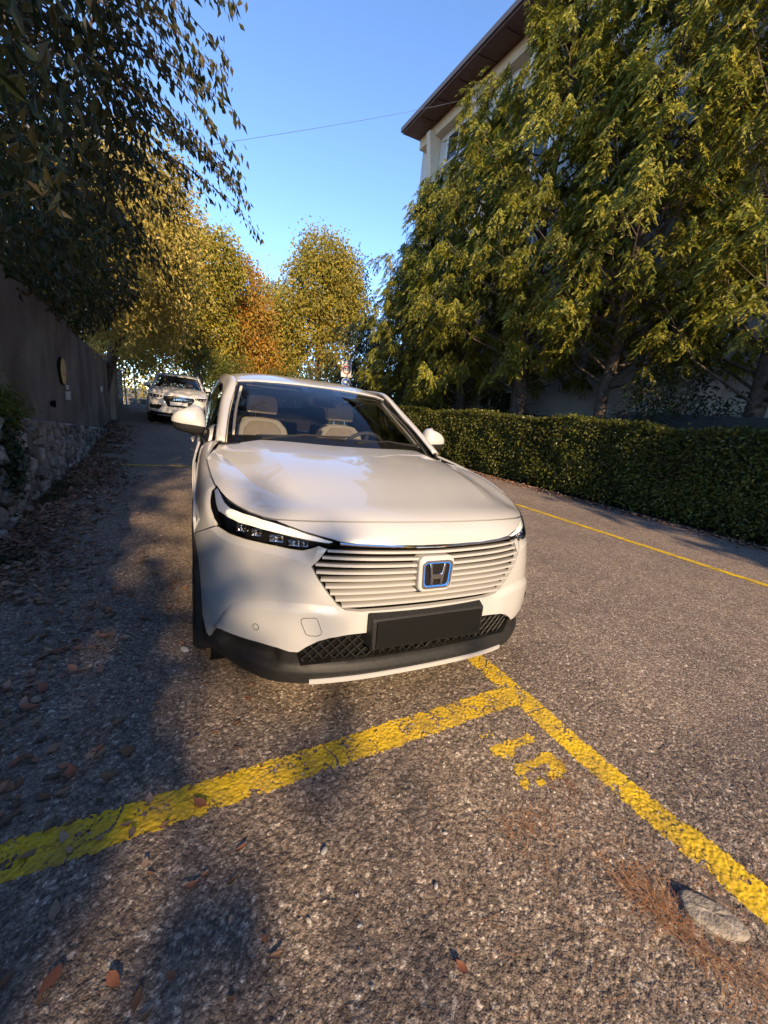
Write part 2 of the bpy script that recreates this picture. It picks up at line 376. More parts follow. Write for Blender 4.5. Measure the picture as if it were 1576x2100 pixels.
tone[nearm, :3] = tc; tone[nearm, 3] = fade[nearm]
nx, ny = len(xs), len(ys); I = np.arange(nx*ny).reshape(ny, nx)
Fq = np.stack([I[:-1, :-1], I[:-1, 1:], I[1:, 1:], I[1:, :-1]], -1).reshape(-1, 4)
g = npmesh('asphalt_ground', np.column_stack([P2, Z]), Fq, M['asphalt'], None, True, tone)
tag(g, 'rough grey brown asphalt with exposed aggregate', None, None, 'structure')

def gz(P):
    P = np.atleast_2d(P); return ground_h(P, np.ones(len(P))*((np.abs(P[:, 0]) < 2.2) & (P[:, 1] > -1.7) & (P[:, 1] < 1.4)))
def painted(name, polys, mat_, parent=None, label=None, cat=None, d=.0034, wear=.27, seed=1, up=.0011, kind=None, group=None):
    """road paint: a skin following the aggregate, worn through in places; polys in world xy"""
    allV, allF, n0 = [], [], 0
    for poly in polys:
        poly = np.array(poly); lo = poly.min(0)-d; hi = poly.max(0)+d
        gx = np.arange(lo[0], hi[0], d); gy = np.arange(lo[1], hi[1], d); GX, GY = np.meshgrid(gx, gy); Pp = np.stack([GX.ravel(), GY.ravel()], 1)
        idx = np.arange(len(Pp)).reshape(len(gy), len(gx)); q = np.stack([idx[:-1, :-1], idx[:-1, 1:], idx[1:, 1:], idx[1:, :-1]], -1).reshape(-1, 4)
        cen = Pp[q].mean(1); edge = distpoly(cen, poly); ins = inpoly(cen, poly)
        nse = vnoise(cen, 120, seed)*.55+vnoise(cen, 26, seed+1)*.45
        dd, vv, _ = cells(cen, 5, SPC)
        keep = (np.where(ins, edge, -edge) > (vnoise(cen, 90, seed+3)-.5)*.012) & (nse > wear-.0+.18*smooth01(1-edge/.012)) & ~((dd > .80) & (nse < wear+.20))
        crack = np.abs(vnoise(cen, 3.1, 8)+.35*vnoise(cen, 11, 9)-.68) < .010; keep &= ~crack
        q = q[keep]
        if not len(q): continue
        used, inv = np.unique(q, return_inverse=True); Vp = Pp[used]
        allV.append(np.column_stack([Vp, gz(Vp)+up])); allF.append(inv.reshape(-1, 4)+n0); n0 += len(Vp)
    o = npmesh(name, np.concatenate(allV), np.concatenate(allF), mat_, parent, True)
    return tag(o, label, cat, group, kind)
def strip(a, b, w):
    a = np.array(a); b = np.array(b); t = (b-a)/np.linalg.norm(b-a); n = np.array([-t[1], t[0]])*w/2
    return [a-n, b-n, b+n, a+n]
th = math.tan(R(3.3))
lineA = strip((.562-1.0*th*-1+.0, -1.55), (.562-.44*th*2.2+.028, .62), .125)
lineA = strip((.668, -1.55), (.548, .75), .125)
painted('painted_line', [lineA], M['yellow'], None, 'worn yellow line running past the number towards the camera at the right', 'road marking', seed=2, group='yellow parking bay lines')
painted('painted_line', [strip((-1.75, -.165), (.56, -.028), .128)], M['yellow'], None, 'worn yellow line crossing the ground in front of the white car bumper', 'road marking', seed=5, wear=.29, group='yellow parking bay lines')
painted('painted_line', [strip((4.62, -1.2), (4.18, 6.5), .12), ], M['yellow'], None, 'thin yellow line along the road beside the hedge', 'road marking', d=.012, seed=8, wear=.2, up=.005, group='yellow parking bay lines')
painted('painted_line', [strip((-2.3, 6.72), (.9, 6.98), .11)], M['yellow'], None, 'thin yellow line across the bay behind the nearest car', 'road marking', d=.015, seed=9, wear=.25, up=.005, group='yellow parking bay lines')
painted('painted_line', [strip((6.3, 7.15), (7.15, 7.15), .11)], M['yellow'], None, 'short yellow mark at the foot of the hedge', 'road marking', d=.015, seed=10, wear=.3, up=.005, group='yellow parking bay lines')
num = empty('painted_number', (0.35, -.35, 0), 'faded yellow number 15 painted beside the corner of the yellow lines', 'road marking')
def shift(poly): return [(x-0, y-0) for x, y in poly]
g1 = [(.234,-.262),(.303,-.256),(.372,-.257),(.447,-.251),(.464,-.278),(.444,-.298),(.328,-.305),(.297,-.33),(.263,-.342),(.238,-.322),(.215,-.299),(.223,-.274)]
g2 = [(.255,-.368),(.294,-.363),(.366,-.369),(.411,-.356),(.461,-.361),(.474,-.393),(.48,-.418),(.462,-.453),(.426,-.473),(.372,-.472),(.348,-.453),(.372,-.43),(.422,-.41),(.388,-.399),(.348,-.411),(.293,-.41),(.247,-.419),(.226,-.408)]
g3 = [(.236,-.422),(.264,-.425),(.274,-.442),(.26,-.46),(.235,-.471),(.225,-.442)]
g4 = [(.289,-.45),(.322,-.444),(.337,-.467),(.324,-.479),(.297,-.476)]
g5 = [(.225,-.188),(.284,-.18),(.301,-.199),(.284,-.22),(.224,-.209)]
for nm, polys, w in (('digit', [g1], .25), ('digit', [g2, g3, g4], .25), ('paint_trace', [g5], .38)):
    o = painted(nm, polys, M['yellow'], None, seed=12, wear=w)
    o.parent = num; o.matrix_parent_inverse = Matrix.Translation((-.35, .35, 0))

# ------------------------------------------------------------------ vegetation helpers
def unit(a): return a/np.maximum(np.linalg.norm(a, axis=-1, keepdims=True), 1e-9)
def leaf_arrays(C, A, Nn, Ln, Wd, fold=.25, droop=.2, quad=False):
    """leaves: C base points, A axis, Nn face normal, Ln length, Wd width -> V,F (four triangles, or two when quad)"""
    n = len(C); A = unit(A); S = unit(np.cross(A, Nn)); U = np.cross(S, A)
    Ln = np.broadcast_to(Ln, n)[:, None]; Wd = np.broadcast_to(Wd, n)[:, None]
    if quad:
        V = np.stack([C, C+A*Ln*.5+S*Wd*.5+U*Wd*fold, C+A*Ln-U*Ln*droop, C+A*Ln*.5-S*Wd*.5+U*Wd*fold], 1)
        F = np.array([(0, 1, 2), (0, 2, 3)])
        k = 4
    else:
        m = C+A*Ln*.5-U*Ln*droop*.15
        V = np.stack([C, C+A*Ln*.42+S*Wd*.5+U*Wd*fold, C+A*Ln*.98-U*Ln*droop, C+A*Ln*.42-S*Wd*.5+U*Wd*fold, m], 1)
        F = np.array([(0, 1, 4), (0, 4, 3), (4, 1, 2), (4, 2, 3)]); k = 5
    return V.reshape(-1, 3), (F[None]+np.arange(n)[:, None, None]*k).reshape(-1, 3)
def rdir(n, r=rng): return unit(r.normal(size=(n, 3)))
def join_arrays(L_):
    V, F, n = [], [], 0
    for v, f in L_: V.append(v); F.append(f+n); n += len(v)
    return np.concatenate(V), np.concatenate(F)
def limb(mb, a, b, r0, r1, wob=.08, n=5, seg=7):
    a = Vector(a); b = Vector(b); ln = (b-a).length; pts = []
    for i in range(n+1):
        t = i/n; p = a.lerp(b, t)
        if 0 < i < n: p += Vector(rng.normal(size=3))*ln*wob*.5
        pts.append(p)
    mb.tube(pts, [r0+(r1-r0)*i/n for i in range(n+1)], seg); return pts
def blob_points(n, centres, radii, shell=.55):
    """points through a set of ellipsoid lobes, denser towards their skin"""
    centres = np.array(centres, float); radii = np.array(radii, float); vol = radii.prod(1)**(2/3); k = rng.choice(len(centres), n, p=vol/vol.sum())
    d = rdir(n); r = (shell**3+(1-shell**3)*rng.random(n))**(1/3); return centres[k]+d*radii[k]*r[:, None], d, k
def broadleaf(name, label, cat, base, trunk_r, lobes, radii, n_tips, per_tip, leaf, m, bark, spread=.28, group=None, trunk_to=None, droop=.5, quad=True, limbs=8, kind=None, shell=.5):
    """tree: tapered trunk with limbs, crown of leaf clumps round twig tips"""
    root = empty(name, base, label, cat, group); off = np.array(base)
    mb = MB(); lob = np.array(lobes, float); top = Vector(lob.mean(0)) if trunk_to is None else Vector(trunk_to)
    pts = limb(mb, (0, 0, -.1), top-Vector(base), trunk_r, trunk_r*.35, .05, 7, 10)
    tips, d, k = blob_points(n_tips, lob, radii, shell)
    sel = rng.choice(n_tips, min(limbs, n_tips), False)
    for i in sel:
        s = pts[rng.integers(2, len(pts))]; limb(mb, s, Vector(tips[i]-off), trunk_r*.30, .012, .12, 5, 6)
    for i in rng.choice(n_tips, min(limbs*6, n_tips), False):
        limb(mb, Vector((lob[k[i]]*.6+tips[i]*.4)-off), Vector(tips[i]-off), trunk_r*.07+.008, .004, .12, 3, 5)
    mb.build('trunk', bark, root, True)
    n = n_tips*per_tip; T = np.repeat(tips, per_tip, 0); D = np.repeat(d, per_tip, 0)
    Cn = T+rng.normal(size=(n, 3))*spread*np.array([1, 1, .8]); A = unit(D*.35+rdir(n)*.8+np.array([0, 0, -droop])); Nn = unit(rdir(n)*.8+np.array([0, 0, .8]))
    Ln = leaf[0]*(.65+.7*rng.random(n)); V, F = leaf_arrays(Cn-off, A, Nn, Ln, Ln*leaf[1], quad=quad)
    o = npmesh('crown', V, F, m, root); o['kind'] = 'stuff'
    return root

# ------------------------------------------------------------------ left: retaining wall on rubble, gate, signs
WD = np.array([-.0782, .9969]); W0 = np.array([-2.399, 3.04]); WN = np.array([.9969, .0782])   # along, start, towards road
def wallp(t, z, out=0.0): p = W0+WD*t+WN*out; return (float(p[0]), float(p[1]), float(z))
wall_top = lambda t: np.interp(t, [-6, .9, 2.9, 10, 11.5], [2.65, 2.29, 2.22, 1.97, 1.93])
ledge = lambda t: np.interp(t, [-3, .0, .95, 6.5, 8.6, 10], [1.22, .97, .89, .37, .16, .0])
ret = empty('retaining_wall', wallp(4, 0), 'dark stained rendered wall on a rubble stone foot along the left', 'wall')
RT = Matrix.Translation((-ret.location.x, -ret.location.y, 0))
def to(o, root): 
    o.parent = root; o.matrix_parent_inverse = Matrix.Translation(-Vector(root.location)); return o
n = 160; ts = np.linspace(-5.5, 11.4, n); nz = 16; V = []
for i, t in enumerate(ts):
    for j in range(nz+1):
        z = ledge(t)-.06+(wall_top(t)-ledge(t)+.06)*j/nz
        V.append(wallp(t, z, -.03+.018*math.sin(t*1.3+j*.4)*math.sin(j*.33)+.010*rng.normal()*.5))
    V.append(wallp(t, wall_top(t)+.03, -.18)); V.append(wallp(t, wall_top(t)-.02, -.40)); V.append(wallp(t, -.2, -.40))
k = nz+4; F = [(i*k+j, i*k+j+1, (i+1)*k+j+1, (i+1)*k+j) for i in range(n-1) for j in range(k-1)] + [tuple(range(k)), tuple((n-1)*k+j for j in range(k-1, -1, -1))]
to(MB().add(V, F).build('rendered_wall', M['plaster'], None, True), ret)
V = []; ts = np.linspace(-3.6, 9.8, 60)
for t in ts: V += [wallp(t, -.2, .05), wallp(t, ledge(t)*.55, .035), wallp(t, ledge(t)-.015, .02), wallp(t, ledge(t)-.01, -.2)]
to(MB().add(V, [(i*4+j, i*4+j+1, (i+1)*4+j+1, (i+1)*4+j) for i in range(59) for j in range(3)]).build('mortar_bed', M['mortar'], None), ret)
# rubble stones: irregular cells, each a bulging block
r2 = np.random.default_rng(21); pts = []
t = -2.6
while t < 9.0:
    h = float(ledge(t)); z = -.02; sz = .20 if t < 3 else .17
    while z < h+.05:
        pts.append((t+r2.normal()*.035, z+r2.normal()*.022)); z += (.125+.07*r2.random())*(1 if t < 4 else .85)
    t += sz*(.75+.5*r2.random())
pts = np.array(pts)
def clip_half(poly, m_, n_):
    out = []
    for i in range(len(poly)):
        a, b = poly[i], poly[(i+1) % len(poly)]; da, db = (a-m_)@n_, (b-m_)@n_
        if da <= 0: out.append(a)
        if da*db < 0: out.append(a+(b-a)*da/(da-db))
    return out
for i, p in enumerate(pts):
    poly = [p+np.array(q) for q in ((-.22, -.2), (.22, -.2), (.22, .2), (-.22, .2))]; dist = np.linalg.norm(pts-p, axis=1)
    for j in np.argsort(dist)[1:16]:
        poly = clip_half(poly, (p+pts[j])/2, pts[j]-p)
        if len(poly) < 3: break
    if len(poly) < 3: continue
    lim = float(ledge(p[0]))-.008; poly = clip_half(poly, np.array([0, lim]), np.array([0, 1.0]))
    poly = clip_half(poly, np.array([0, -.06]), np.array([0, -1.0])) if len(poly) > 2 else poly
    if len(poly) < 3: continue
    c = np.mean(poly, 0); sh = r2.uniform(.80, .93); P = [c+(q-c)*sh for q in poly]
    # cut the corners so that no stone is a clean polygon
    Q = []
    for a in range(len(P)):
        prev, cur, nxt = P[a-1], P[a], P[(a+1) % len(P)]; f = r2.uniform(.10, .22); Q += [cur+(prev-cur)*f, cur+(nxt-cur)*f]
    d0 = .03+.045*r2.random(); tilt = r2.normal(size=2)*.10; m_ = len(Q)
    f_ = lambda q, o: wallp(q[0], q[1], o+float(np.dot(q-c, tilt)))
    V = [f_(q, -.03) for q in Q]+[f_(c+(q-c)*.99, .035+d0*(.45+.3*r2.random())) for q in Q]+[f_(c+(q-c)*(.70+.18*r2.random()), .035+d0*(.75+.45*r2.random())) for q in Q]+[f_(c+r2.normal(size=2)*.012, .038+d0*(1.0+.2*r2.random()))]
    F = [(b, (b+1) % m_, m_+(b+1) % m_, m_+b) for b in range(m_)]+[(m_+b, m_+(b+1) % m_, 2*m_+(b+1) % m_, 2*m_+b) for b in range(m_)]+[(2*m_+b, 2*m_+(b+1) % m_, 3*m_) for b in range(m_)]
    to(MB().add(V, F).build('stone', M['stone'], None, False), ret)
# end pillar, blue panel, posts, block wall across the end
def wallbox(t0, t1, z0, z1, o0, o1): return [wallp(t0, z0, o0), wallp(t0, z0, o1), wallp(t1, z0, o1), wallp(t1, z0, o0), wallp(t0, z1, o0), wallp(t0, z1, o1), wallp(t1, z1, o1), wallp(t1, z1, o0)]
pl = empty('gate_pillar', wallp(12.2, 0), 'pale rendered pillar at the far end of the left wall', 'pillar')
to(MB().hexa(wallbox(11.5, 13.0, -.1, 2.12, -.45, .10)).build('shaft', M['pillar'], None, False, .03), pl)
to(MB().hexa(wallbox(11.45, 13.05, 2.122, 2.19, -.5, .14)).build('cap', M['pillar'], None, False, .02), pl)
bpn = empty('gate_panel', wallp(16, 0), 'dark blue panel gate standing beyond the wall pillar', 'gate')
for i in range(6):
    t0 = 13.3+i*.95; to(MB().hexa(wallbox(t0, t0+.93, .05, 2.0, -.12, -.08)).build('board', M['bluepanel'], None, False, .006), bpn)
for (x, y, zt) in ((-3.81, 22.0, 2.5), (-3.42, 22.2, 3.2)):
    MB().tube([(x, y, -.05), (x+LEAN*zt*1.2, y, zt)], .035, 10).build('gate_post', M['pole'], tag(empty('gate_post_stand', (0, 0, 0)), None)) if False else tag(MB().tube([(x, y, -.05), (x+LEAN*zt*1.2, y, zt)], .035, 10).build('metal_post', M['pole'], None, True), 'thin pale metal post nearer the blue gate' if x < -3.6 else 'tall thin metal post in front of the block wall', 'post', 'posts at the end of the lane')
bw = empty('block_wall', (-3.1, 23.4, 0), 'low wall of dark blocks across the end of the lane', 'wall')
to(MB().box((-5.2, 23.42, -.1), (-1.0, 23.7, .70)).build('core', M['mortar'], None), bw)
for row in range(4):
    x = -5.2-(row % 2)*.22
    while x < -1.1:
        to(MB().box((max(x, -5.2)+.012, 23.34, row*.175+.01), (min(x+.44, -1.0)-.012, 23.5, row*.175+.165)).build('block', M['stone'], None, False, .012), bw); x += .44
to(MB().box((-5.25, 23.30, .705), (-.95, 23.75, .76)).build('coping', M['pillar'], None, False, .01), bw)
for t, z, w_, h_, lab in ((3.76, 1.06, .19, .125, 'small white two column notice on the dark left wall'), (3.72, 1.19, .075, .07, 'tiny white tag just above the two column notice on the wall'), (8.65, 1.165, .16, .15, 'small white plate near the far end of the left wall')):
    pq = empty('wall_sign', wallp(t, z, .02), lab, 'sign', 'small plates on the left wall')
    to(MB().hexa(wallbox(t-w_/2, t+w_/2, z-h_/2, z+h_/2, -.02, .022)).build('plate', M['signwhite'], None, False, .003), pq)
    if w_ > .18:
        for q in (-.02, .03): to(MB().hexa(wallbox(t+q-.004, t+q+.004, z-.05, z+.05, .0225, .024)).build('printed_rule', M['signblack'], None), pq)
    elif w_ < .1: to(MB().hexa(wallbox(t, t+.03, z-.02, z+.012, .0225, .024)).build('printed_mark', M['signblack'], None), pq)
    else: to(MB().hexa(wallbox(t-.03, t+.04, z-.03, z+.03, .0225, .0235)).build('printed_mark', M['silver'], None), pq)
rs = empty('round_sign', wallp(3.45, 1.42, .05), 'round weathered yellow sign seen edge on above the notice on the wall', 'sign')
def disc(r0, o0, o1, m, nm, n=32): to(MB().prism([(r0*math.cos(2*math.pi*i/n), r0*math.sin(2*math.pi*i/n)) for i in range(n)], lambda p: wallp(3.45+p[0], 1.42+p[1], o0), lambda p: wallp(3.45+p[0], 1.42+p[1], o1)).build(nm, m, None), rs)
disc(.20, -.02, .006, M['plate_black'], 'rim'); disc(.188, .0065, .012, M['signyellow'], 'face')
to(MB().hexa(wallbox(3.36, 3.54, 1.36, 1.39, .0125, .0145)).build('printed_band', M['signred'], None), rs)
tag(MB().lathe([(.0, .0), (.035, .0), (.045, .04), (.05, .05)], wallp(2.6, .97, -.03), tuple((*WN, 0)), (0, 0, 1), 10).build('drain_outlet', M['gap'], None), 'small dark drain hole low in the left wall', 'drain')

# ------------------------------------------------------------------ right: building behind the yews
bld = empty('apartment_building', road(13, 12), 'tall cream building with brown overhanging eaves behind the conifers', 'building')
def rb(u, w, z): x, y, _ = road(u, w); return (x+LEAN*z*.0, y, z)
def rbox(name, u0, u1, w0, w1, z0, z1, m, parent=bld, bev=0):
    o = MB().hexa([rb(u0, w0, z0), rb(u1, w0, z0), rb(u1, w1, z0), rb(u0, w1, z0), rb(u0, w0, z1), rb(u1, w0, z1), rb(u1, w1, z1), rb(u0, w1, z1)]).build(name, m, None, False, bev)
    if parent: to(o, parent)
    return o
FU, EZ = 12.0, 16.75
wl = rbox('wall', FU, FU+9, -14, 21.9, -.2, EZ, M['facade'])
rbox('plinth', FU-.06, FU+.1, -14, 21.95, -.2, 1.95, M['facade_dark'])
# eaves slab with timber underside
ev = MB().hexa([rb(10.5, -14, 15.93), rb(21, -14, 17.35), rb(21, 23.0, 17.35), rb(10.5, 21.65, 15.93), rb(10.5, -14, 16.02), rb(21, -14, 17.5), rb(21, 23.0, 17.5), rb(10.5, 21.65, 16.02)]).build('eaves_soffit', M['soffit'], None); to(ev, bld)
rf = MB().hexa([rb(10.42, -14, 16.023), rb(21.1, -14, 17.503), rb(21.1, 23.1, 17.503), rb(10.42, 21.75, 16.023), rb(10.42, -14, 16.23), rb(21.1, -14, 17.9), rb(21.1, 23.1, 17.9), rb(10.42, 21.75, 16.23)]).build('roof', M['fascia'], None); to(rf, bld)
for i in range(24):
    w0 = -13.6+i*1.46; o = MB().hexa([rb(10.6, w0, 15.90), rb(FU, w0, 16.1), rb(FU, w0+.05, 16.1), rb(10.6, w0+.05, 15.90), rb(10.6, w0, 15.945), rb(FU, w0, 16.14), rb(FU, w0+.05, 16.14), rb(10.6, w0+.05, 15.945)]).build('soffit_batten', M['soffit'], None); to(o, bld)
rbox('top_beam', FU-.42, FU-.01, -14, 21.6, 15.55, 16.05, M['column'])
for w0 in (20.1, 16.5, 13.1, 9.7, 6.3):
    o = MB().hexa([rb(FU-.22, w0, 12.6), rb(FU-.01, w0, 12.6), rb(FU-.01, w0+.34, 12.6), rb(FU-.22, w0+.34, 12.6), rb(FU-.75, w0, 15.7), rb(FU-.01, w0, 15.7), rb(FU-.01, w0+.34, 15.7), rb(FU-.75, w0+.34, 15.7)]).build('column', M['column'], None, False, .02); to(o, bld)
def window(w0, w1, z0, z1, bars=2, u=FU, parent=bld):
    f = MB(); t = .07
    f.hexa([rb(u-.05, w0, z0), rb(u+.02, w0, z0), rb(u+.02, w1, z0), rb(u-.05, w1, z0), rb(u-.05, w0, z0+t), rb(u+.02, w0, z0+t), rb(u+.02, w1, z0+t), rb(u-.05, w1, z0+t)])
    f.hexa([rb(u-.05, w0, z1-t), rb(u+.02, w0, z1-t), rb(u+.02, w1, z1-t), rb(u-.05, w1, z1-t), rb(u-.05, w0, z1), rb(u+.02, w0, z1), rb(u+.02, w1, z1), rb(u-.05, w1, z1)])
    for i in range(bars+1):
        ww = w0+(w1-w0-t)*i/bars; f.hexa([rb(u-.052, ww, z0+t), rb(u+.02, ww, z0+t), rb(u+.02, ww+t, z0+t), rb(u-.052, ww+t, z0+t), rb(u-.052, ww, z1-t), rb(u+.02, ww, z1-t), rb(u+.02, ww+t, z1-t), rb(u-.052, ww+t, z1-t)])
    fo = f.build('window', M['frame'], None); to(fo, parent)
    for i in range(bars):
        a = w0+(w1-w0)*i/bars+t; b = w0+(w1-w0)*(i+1)/bars-t*.3
        p = MB().hexa([rb(u-.012, a, z0+t), rb(u+.0, a, z0+t), rb(u+.0, b, z0+t), rb(u-.012, b, z0+t), rb(u-.012, a, z1-t), rb(u, a, z1-t), rb(u, b, z1-t), rb(u-.012, b, z1-t)]).build('pane', M['pane'], fo)
    s_ = MB().hexa([rb(u-.14, w0-.1, z0-.09), rb(u-.055, w0-.1, z0-.09), rb(u-.055, w1+.1, z0-.09), rb(u-.14, w1+.1, z0-.09), rb(u-.14, w0-.1, z0-.01), rb(u-.055, w0-.1, z0-.01), rb(u-.055, w1+.1, z0-.01), rb(u-.14, w1+.1, z0-.01)]).build('sill', M['facade'], fo)
for w0, w1 in ((14.2, 15.6), (17.5, 19.4), (10.4, 12.4), (7.0, 9.0)): window(w0, w1, 14.1, 15.35)
for w0, w1 in ((14.2, 17.1), (11.2, 13.9), (18.0, 20.4)): window(w0, w1, 2.12, 2.85, 4)
for zz in (5.2, 8.2, 11.2):
    for w0 in (5.0, 8.6, 12.2, 15.8, 18.8): window(w0, w0+1.7, zz, zz+1.4)
# wing that turns towards the camera
wing = empty('building_wing', road(15, 6), 'cream rendered wing of the building at the far right with white framed windows', 'building')
rbox('wall', 10.9, 26, 4.4, 6.0, -.2, 19.5, M['facade'], wing)
for u0, z0, z1 in ((12.6, 2.3, 3.75), (15.2, 2.3, 3.75), (12.6, 5.8, 7.3), (15.4, 5.8, 7.3), (12.6, 9.2, 10.7), (15.6, 9.2, 10.7)):
    f = MB()
    def wb(ua, ub, za, zb, wa=4.33, wb_=4.42): return [rb(ua, wa, za), rb(ub, wa, za), rb(ub, wb_, za), rb(ua, wb_, za), rb(ua, wa, zb), rb(ub, wa, zb), rb(ub, wb_, zb), rb(ua, wb_, zb)]
    u1 = u0+1.5
    for a in ((u0, u0+.09, z0, z1), (u0+.71, u0+.80, z0+.08, z1-.08), (u1-.09, u1, z0, z1), (u0+.091, u1-.091, z0, z0+.08), (u0+.091, u1-.091, z1-.08, z1)): f.hexa(wb(*a))
    fo = f.build('window', M['frame'], None); to(fo, wing)
    for ua, ub in ((u0+.09, u0+.71), (u0+.80, u1-.09)):
        p = MB().hexa(wb(ua, ub, z0+.08, z1-.08, 4.37, 4.40)).build('pane', M['pane'], fo)
rl = empty('railing', road(11.5, 3.9), 'small pale looped metal railing below the window at the far right', 'railing')
for u in (11.1, 11.6, 12.1): to(MB().tube([rb(u, 3.9, 1.7), rb(u, 3.9, 2.28), rb(u+.06, 3.9, 2.34), rb(u+.34, 3.9, 2.34), rb(u+.4, 3.9, 2.28), rb(u+.4, 3.9, 1.7)], .02, 6).build('loop', M['pole'], None, True), rl)
dw = MB().hexa([rb(8.55, -6, -.1), rb(8.8, -6, -.1), rb(8.8, 4.9, -.1), rb(8.55, 4.9, -.1), rb(8.55, -6, 1.98), rb(8.8, -6, 1.98), rb(8.8, 4.9, 1.98), rb(8.55, 4.9, 1.98)]).build('low_dark_wall', M['darkwall'], None, False, .02)
tag(dw, 'dark low wall behind the right end of the hedge', 'wall')

# bare soil strips under the hedge and the wall
def verge(name, f, t0, t1, o0, o1, n, k, label):
    T_, O_ = np.meshgrid(np.linspace(t0, t1, n), np.linspace(0, 1, k)); ed = .12*(vnoise(np.stack([T_.ravel(), 0*T_.ravel()], 1), 2.3, 61)-.5)+.05*(vnoise(np.stack([T_.ravel(), 0*T_.ravel()], 1), 9, 62)-.5)
    P = f(T_.ravel(), (o0+ed*(1-O_.ravel()))+O_.ravel()*(o1-o0)); I = np.arange(n*k).reshape(k, n); F = np.stack([I[:-1, :-1], I[:-1, 1:], I[1:, 1:], I[1:, :-1]], -1).reshape(-1, 4)
    z = ground_base(P)+.005+.03*O_.ravel()*vnoise(P, 6, 63); tag(npmesh(name, np.column_stack([P, z]), F, M['soil'], None, True), label, None, None, 'structure')
verge('hedge_verge', lambda t, o: o[:, None]*EU+t[:, None]*EW, -3, 22, 6.62, 8.0, 260, 6, 'strip of dark leafy soil under the hedge')
verge('wall_verge', lambda t, o: W0+WD*t[:, None]+WN*o[:, None], -4.5, 11, .16, -.1, 200, 5, 'strip of dark leafy soil at the wall foot')
# hedge: clipped leafy box with stems inside
hd = empty('hedge', road(7.4, 5), 'long clipped leafy green hedge along the right side of the road', 'hedge')
nl = 56000; w_ = np.where(rng.random(nl) < .85, -2.5+15*rng.random(nl)**1.15, -2.5+25*rng.random(nl)); face = rng.random(nl)
uu_ = np.where(face < .62, 6.85+np.abs(rng.normal(size=nl))*.07, np.where(face < .9, 6.85+rng.random(nl)*1.05, 6.85+rng.random(nl)*.5))
zt = 1.68+.05*np.sin(w_*1.7)+.03*np.sin(w_*4.1)
zz = np.where(face < .62, .06+rng.random(nl)*(zt-.06), np.where(face < .9, zt-np.abs(rng.normal(size=nl))*.06, .1+rng.random(nl)*1.5))
uu_ = uu_ + .07*(vnoise(np.stack([w_*1.0, zz], 1), 2.6, 31)-.5)*2 + .10*smooth01((zz-1.4)/.3)*(face < .62)
Cn = np.column_stack([uu_[:, None]*EU+w_[:, None]*EW, zz]); A = unit(np.array([-.45, 0, -.25])+rdir(nl)*.9); Nn = unit(np.array([-.55, -.1, .45])+rdir(nl)*.65)
Ln = .062*(.6+.8*rng.random(nl)); V, F = leaf_arrays(Cn-np.array(road(7.4, 5)), A, Nn, Ln, Ln*.62, quad=True)
o = npmesh('foliage', V, F, M['leaf_hedge'], hd); o['kind'] = 'stuff'
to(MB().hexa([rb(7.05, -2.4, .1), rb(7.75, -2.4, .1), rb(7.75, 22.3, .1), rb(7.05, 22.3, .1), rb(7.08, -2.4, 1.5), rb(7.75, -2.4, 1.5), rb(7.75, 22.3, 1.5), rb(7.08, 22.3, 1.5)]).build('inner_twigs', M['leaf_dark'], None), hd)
st = MB()
for i in range(70):
    w0 = -2+24*i/70; limb(st, rb(7.2+.3*rng.random(), w0, -.05), rb(7.0+.5*rng.random(), w0+rng.normal()*.15, .9), .018, .008, .1, 3, 5)
so_ = st.build('stems', M['bark'], None); so_['kind'] = 'stuff'; to(so_, hd)

# yews: rising limbs hung with drooping needle sprays
def spray_proto(r, ln=.36):
    """one drooping spray: narrow leaflets along a hanging twig and its side shoots (hangs -z, outward +x)"""
    C, A = [], []
    for b in range(7):
        t0 = b/7; o = np.array([t0*.16, 0, -t0*t0*ln*.55]); az = r.uniform(-1.2, 1.2); dr = np.array([math.cos(az)*.55, math.sin(az)*.7, -.7]); dr /= np.linalg.norm(dr); L_ = ln*(.35+.4*r.random())
        for k in range(7):
            f = (k+.3)/7; C.append(o+dr*L_*f+np.array([0, 0, -.06*f*f])); sd = 1 if k % 2 else -1
            A.append(dr*.9+np.array([-dr[1], dr[0], 0])*sd*.6+r.normal(size=3)*.2)
    C = np.array(C); A = unit(np.array(A)); n = len(C); Nn = unit(np.array([.6, 0, .6])+r.normal(size=(n, 3))*.4); S = unit(np.cross(A, Nn)); Ln = .078*(.7+.6*r.random((n, 1)))
    V = np.stack([C+S*Ln*.21, C-S*Ln*.21, C+A*Ln], 1).reshape(-1, 3); return V, np.arange(n*3).reshape(-1, 3)
yr = np.random.default_rng(5); PROTO = [spray_proto(yr) for _ in range(6)]
def place(proto, T, az, sc, tilt):
    """stamp the protos at T with heading az, scale, tilt"""
    out = []
    for k in range(len(proto)):
        I_ = np.where(np.arange(len(T)) % len(proto) == k)[0]
        if not len(I_): continue
        v, f = proto[k]; c, s = np.cos(az[I_]), np.sin(az[I_]); x = v[None, :, 0]*sc[I_, None]; y = v[None, :, 1]*sc[I_, None]; z = v[None, :, 2]*sc[I_, None]
        ct, st_ = np.cos(tilt[I_])[:, None], np.sin(tilt[I_])[:, None]; x, z = x*ct-z*st_, x*st_+z*ct
        V = np.stack([x*c[:, None]-y*s[:, None], x*s[:, None]+y*c[:, None], z], -1)+T[I_][:, None, :]
        out.append((V.reshape(-1, 3), (f[None]+np.arange(len(I_))[:, None, None]*len(v)).reshape(-1, 3)))
    return join_arrays(out)
